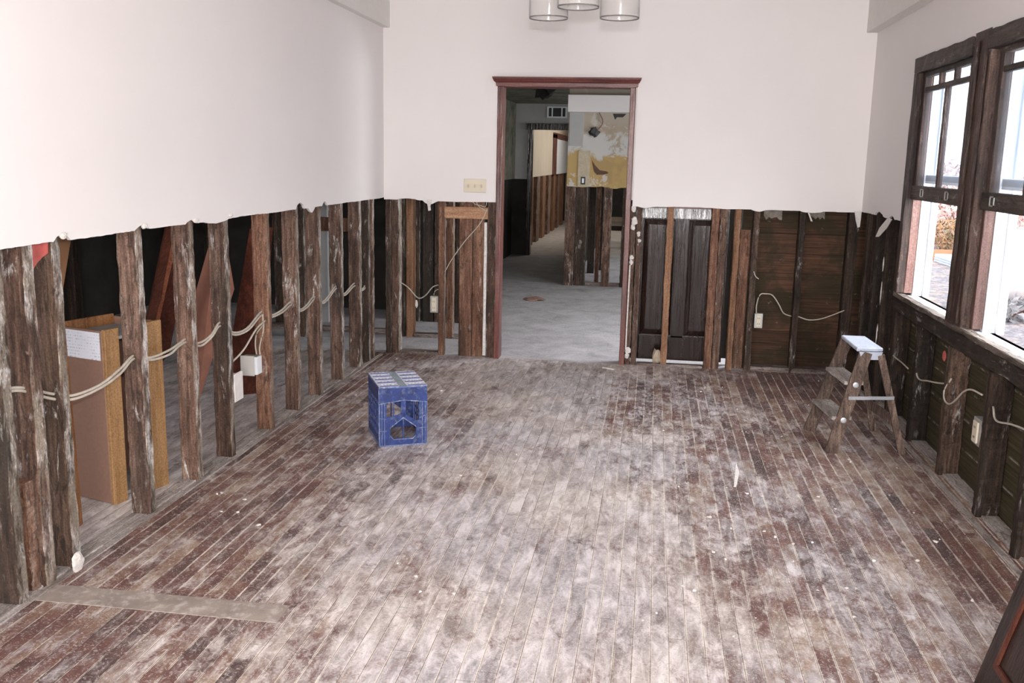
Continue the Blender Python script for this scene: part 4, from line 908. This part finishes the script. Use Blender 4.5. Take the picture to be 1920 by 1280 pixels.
# ------------------------------------------------------------------ dark door piece leaning in the foreground
t = thing('leaning_door', (1.05, 2.6, 0), 'dark red panelled door leaning at the lower right corner', 'door')
ang = math.radians(14.5)
def lean(bm):
    bmesh.ops.rotate(bm, verts=bm.verts, cent=Vector((1.0, 2.75, 0)), matrix=Matrix.Rotation(ang, 3, 'Y')); return bm
bm = B(); box(bm, 1.0, 1.035, 1.95, 2.75, .012, 1.50); bevel(bm, .003); obj('door_slab', lean(bm), M['door_dark'], t)
bm = B(); box(bm, .992, .9995, 2.655, 2.672, .12, 1.4); box(bm, .992, .9995, 2.03, 2.047, .12, 1.4); box(bm, .992, .9995, 2.048, 2.654, .12, .137); box(bm, .992, .9995, 2.048, 2.654, 1.383, 1.4); obj('panel_moulding', lean(bm), M['redboard'], t)

# ------------------------------------------------------------------ middle room, corridor
GM = 'studs below the peeling wall'
stud('broad pale corner post below the left end of the peeling wall', -1.055, -.94, 11.56, 11.66, 1.2, 'stud', GM)
stud('dark post beside the corner post below the peeling wall', -.93, -.80, 11.58, 11.68, 1.2, 'stud_dirty', GM)
stud('brown stud below the middle of the peeling wall', -.60, -.50, 11.57, 11.67, 1.2, 'stud', GM)
stud('short reddish stud hanging below the peeling wall', -.69, -.64, 11.75, 11.8, 1.2, 'stud_red', GM)
stud('dark stud below the right part of the peeling wall', -.37, -.28, 11.57, 11.67, 1.2, 'stud_dirty', GM)
stud('darker stud in the room behind the peeling wall, left one', -.86, -.77, 12.9, 13.0, 1.3, 'darkwood', GM)
stud('darker stud in the room behind the peeling wall, right one', -.72, -.64, 13.3, 13.4, 1.3, 'darkwood', GM)
tag(obj('sole_plate', rough_bar(-.79, .6, 11.58, 11.68, 0, .04, axis=0), M['plate_x']), 'sole plate under the peeling wall', 'sole plate')
tag(obj('cross_rail', rough_bar(-1.0, 1.5, 16.9, 17.0, .30, .38, axis=0), M['darkwood']), 'dark low rail crossing the bright floor behind the peeling wall studs', 'rail')
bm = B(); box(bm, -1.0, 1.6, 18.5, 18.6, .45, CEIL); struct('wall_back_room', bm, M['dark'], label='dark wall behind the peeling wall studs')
for i, (x, l) in enumerate(((-.50, 'left'), (-.15, 'right'))): stud('black upright in front of the bright far floor, '+l+' one', x, x+.07, 16.8, 16.88, .6, 'darkwood', 'black uprights in the far room')
tag(obj('corridor_curtain_wall', bbox(-1.02, -.98, 11.7, 18.5, 0, 1.2, .002), M['darkwood']), 'dark low partition between the corridor and the far room', 'partition')
# wire and box on the peeling wall
t = thing('ceiling_wire_box', (-.72, 11.55, 1.82), 'dark junction box dangling on a wire from the white soffit of the peeling wall', 'junction box')
obj('wire', tube(B(), [(-.69, 11.54, 2.07), (-.645, 11.54, 1.99), (-.65, 11.54, 1.93), (-.70, 11.55, 1.87)], .006), M['bark'], t)
obj('box_body', blob((-.74, 11.54, 1.845), (.06, .025, .05), 2, .4, 4), M['black'], t)
t = thing('wall_outlet', (-.85, 11.56, 1.235), 'dark switch box with a white toggle low on the peeling wall', 'wall switch')
obj('back_plate', bbox(-.885, -.825, 11.555, 11.568, 1.225, 1.32), M['black'], t); obj('toggle_plate', bbox(-.868, -.842, 11.548, 11.5545, 1.245, 1.30), M['white_paint'], t)
tag(obj('wallpaper_strip', bbox(-1.04, -.87, 11.558, 11.568, 1.68, 2.2), M['grey_wall']), 'pale grey paper strip at the upper left of the peeling wall', 'wallpaper')
tag(obj('wallpaper_strip', prism(B(), [(-.92, 11.556, 1.2), (-.92, 11.556, 1.62), (-.78, 11.556, 1.63), (-.78, 11.556, 1.2)], (0, .01, 0)), mat_plain('beige_paper', (.5, .42, .3), .8, var=.15, sc=10, dirt=(.6, .58, .55), dirtamt=.5)), 'beige paper strip above the switch box on the peeling wall', 'wallpaper')
tag(obj('plaster_hole', prism(B(), [(-.76, 11.566, 1.52), (-.72, 11.566, 1.46), (-.66, 11.566, 1.40), (-.58, 11.566, 1.39), (-.55, 11.566, 1.37), (-.60, 11.566, 1.35), (-.69, 11.566, 1.345), (-.725, 11.566, 1.38), (-.745, 11.566, 1.45)], (0, .006, 0)), mat_plain('bare_brown_plaster', (.13, .075, .05), .9, var=.2)), 'brown hook shaped bare patch on the peeling wall', 'bare patch')
tag(obj('plaster_hole', prism(B(), [(-.53, 11.566, 2.06), (-.37, 11.566, 2.06), (-.41, 11.566, 2.02), (-.48, 11.566, 2.02), (-.50, 11.566, 1.99)], (0, .006, 0)), M['black']), 'black hole under the white soffit of the peeling wall', 'hole')
tag(obj('fallen_debris', blob((-1.25, 10.2, .015), (.10, .06, .02), 2, .5, 77), M['bark']), 'small dark twig pile on the grey floor beyond the doorway', 'debris')
# ceiling fixture
tag(obj('ceiling_fixture', blob((-1.42, 12.0, 2.36), (.12, .12, .14), 2, .4, 8), M['black']), 'dark fixture remains hanging from the middle room ceiling', 'ceiling fixture')
bm = B(); box(bm, -2.3, 1.58, 7.6, 15.1, 2.36, 2.42); struct('ceiling_middle', bm, M['green_wall'], label='dark stained ceiling of the middle room')
# second doorway casing + vent
t = thing('door_casing', (-1.4, 15.09, 0), 'nearly black casing of the second doorway seen through the first', 'door casing')
obj('jamb', bbox(-2.0, -1.93, 15.06, 15.22, 0, 2.03), M['door_dark'], t); obj('head_jamb', bbox(-2.04, -.95, 15.05, 15.22, 1.965, 2.06), M['door_dark'], t); 
t = thing('air_vent', (-1.555, 15.09, 2.15), 'white framed air vent above the second doorway', 'air vent')
bm = B(); box(bm, -1.71, -1.40, 15.08, 15.098, 2.15, 2.17); box(bm, -1.71, -1.40, 15.08, 15.098, 2.30, 2.32); box(bm, -1.71, -1.685, 15.08, 15.098, 2.17, 2.30); box(bm, -1.425, -1.40, 15.08, 15.098, 2.17, 2.30); box(bm, -1.64, -1.62, 15.08, 15.098, 2.17, 2.30); box(bm, -1.49, -1.47, 15.08, 15.098, 2.17, 2.30)
obj('vent_frame', bm, M['white_paint'], t); bm = B(); box(bm, -1.69, -1.42, 15.092, 15.0995, 2.165, 2.305); obj('vent_opening', bm, M['black'], t)
# corridor studs
nth = ['nearest', 'second', 'third', 'fourth', 'fifth', 'sixth', 'seventh', 'farthest']
for i in range(8):
    y = 15.6+i*.95
    stud('orange lit stud of the far corridor wall, '+nth[i]+' one', -2.235, -2.13, y, y+.45, 1.2, 'stud_pale' if i % 2 else 'stud_red', 'orange studs of the far corridor', n=6)
t = thing('door_casing', (-2.11, 20.5, 0), 'dark red casing on the cream corridor wall, deepest of the door casings', 'door casing')
obj('jamb', bbox(-2.128, -2.085, 20.0, 20.45, 1.2, 2.03), M['mahogany'], t); obj('head_jamb', bbox(-2.128, -2.085, 20.0, 23.5, 1.95, 2.06), M['mahogany'], t)
tag(obj('white_door', bbox(-2.128, -2.10, 20.46, 23.4, 1.2, 1.94), M['white_paint']), 'white door inside the deepest casing of the corridor', 'door')

# ------------------------------------------------------------------ outside
bm = B(); bmesh.ops.create_grid(bm, x_segments=60, y_segments=60, size=1)
for v in bm.verts:
    v.co = Vector((1.7+(v.co.x+1)*20, 15+v.co.y*32, -.5)); v.co.z += mnoise.noise(v.co*.6)*.12+mnoise.noise(v.co*2.1)*.05
struct('ground', bm, M['ground'], label='leaf strewn ground outside the windows')
def shrub(c, r, m, lab, n=1400, leaf=.06, seed=1):
    rnd = random.Random(seed); t = thing('shrub', (c[0], c[1], -.5), lab, 'shrub', 'bushes outside the windows'); bm = B()
    for k in range(n):
        d = Vector((rnd.gauss(0, 1), rnd.gauss(0, 1), rnd.gauss(0, 1))).normalized()*rnd.uniform(.55, 1)
        p = Vector((c[0]+d.x*r[0], c[1]+d.y*r[1], c[2]+d.z*r[2]))
        u = Vector((rnd.uniform(-1, 1), rnd.uniform(-1, 1), rnd.uniform(-1, 1))).normalized(); v = u.orthogonal().normalized()
        s = leaf*rnd.uniform(.6, 1.4)
        bm.faces.new([bm.verts.new(p+u*s), bm.verts.new(p+v*s*.4), bm.verts.new(p-u*s), bm.verts.new(p-v*s*.4)])
    obj('foliage', bm, M[m], t)
    bm = B()
    for k in range(7):
        e = Vector((c[0]+rnd.uniform(-.6, .6)*r[0], c[1]+rnd.uniform(-.6, .6)*r[1], c[2]+r[2]*rnd.uniform(.1, .7)))
        tube(bm, [(c[0], c[1], -.55), ((c[0]+e.x)/2+rnd.uniform(-.1, .1), (c[1]+e.y)/2, (e.z-.5)/2), e], .02, 5, 3)
    obj('stem', bm, M['bark'], t)
shrub((8.2, 26.6, .55), (1.9, 2.2, 1.35), 'leaf_red', 'large reddish dry bush behind the crate, seen through the left window', 2600, .10, 3)
shrub((6.9, 23.7, -.05), (.35, .6, .4), 'leaf_green', 'small green and yellow bush in front of the red one', 500, .06, 4)
shrub((10.2, 19.5, .7), (1.9, 2.4, 1.3), 'leaf_red', 'broad pale reddish bush seen through the right window', 2600, .10, 5)
shrub((4.8, 13.5, -.38), (.9, .5, .2), 'twig', 'low heap of bare grey twigs near the right window', 500, .08, 9)
tag(obj('white_tarp_heap', blob((5.9, 15.6, .0), (.75, 1.1, .65), 3, .12, 2), M['tarp'], smooth=True), 'large white sheeted heap outside the right window', 'tarp')
bm = B(); box(bm, 6.0, 6.35, 19.9, 21.4, -.5, -.3)
for z in (-.45, -.4, -.35): box(bm, 5.985, 6.0, 19.92, 21.38, z, z+.02)
tag(obj('storage_bin', bm, M['bluebox']), 'pale blue ribbed bin on the ground outside the left window', 'bin')
bm = B(); box(bm, 6.0, 6.5, 21.6, 22.5, -.5, -.36); prism(bm, [(6.0, 22.5, -.36), (6.0, 21.6, -.36), (6.0, 21.6, -.22)], (.5, 0, 0)); tag(obj('cardboard_box', bm, M['card']), 'brown cardboard box left of the pale blue bin outside', 'box')
bm = B(); tube(bm, [(5.0, 14.5, -.5), (5.02, 14.5, 0), (5.0, 14.55, .35), (5.05, 14.4, .75)], .02, 6); tube(bm, [(5.0, 14.52, .25), (4.95, 14.75, .45)], .012, 6); tube(bm, [(5.0, 14.5, .2), (5.0, 14.25, .42)], .012, 6)
tag(obj('bare_sapling', bm, M['bark']), 'bare forked sapling in front of the white heap', 'sapling')
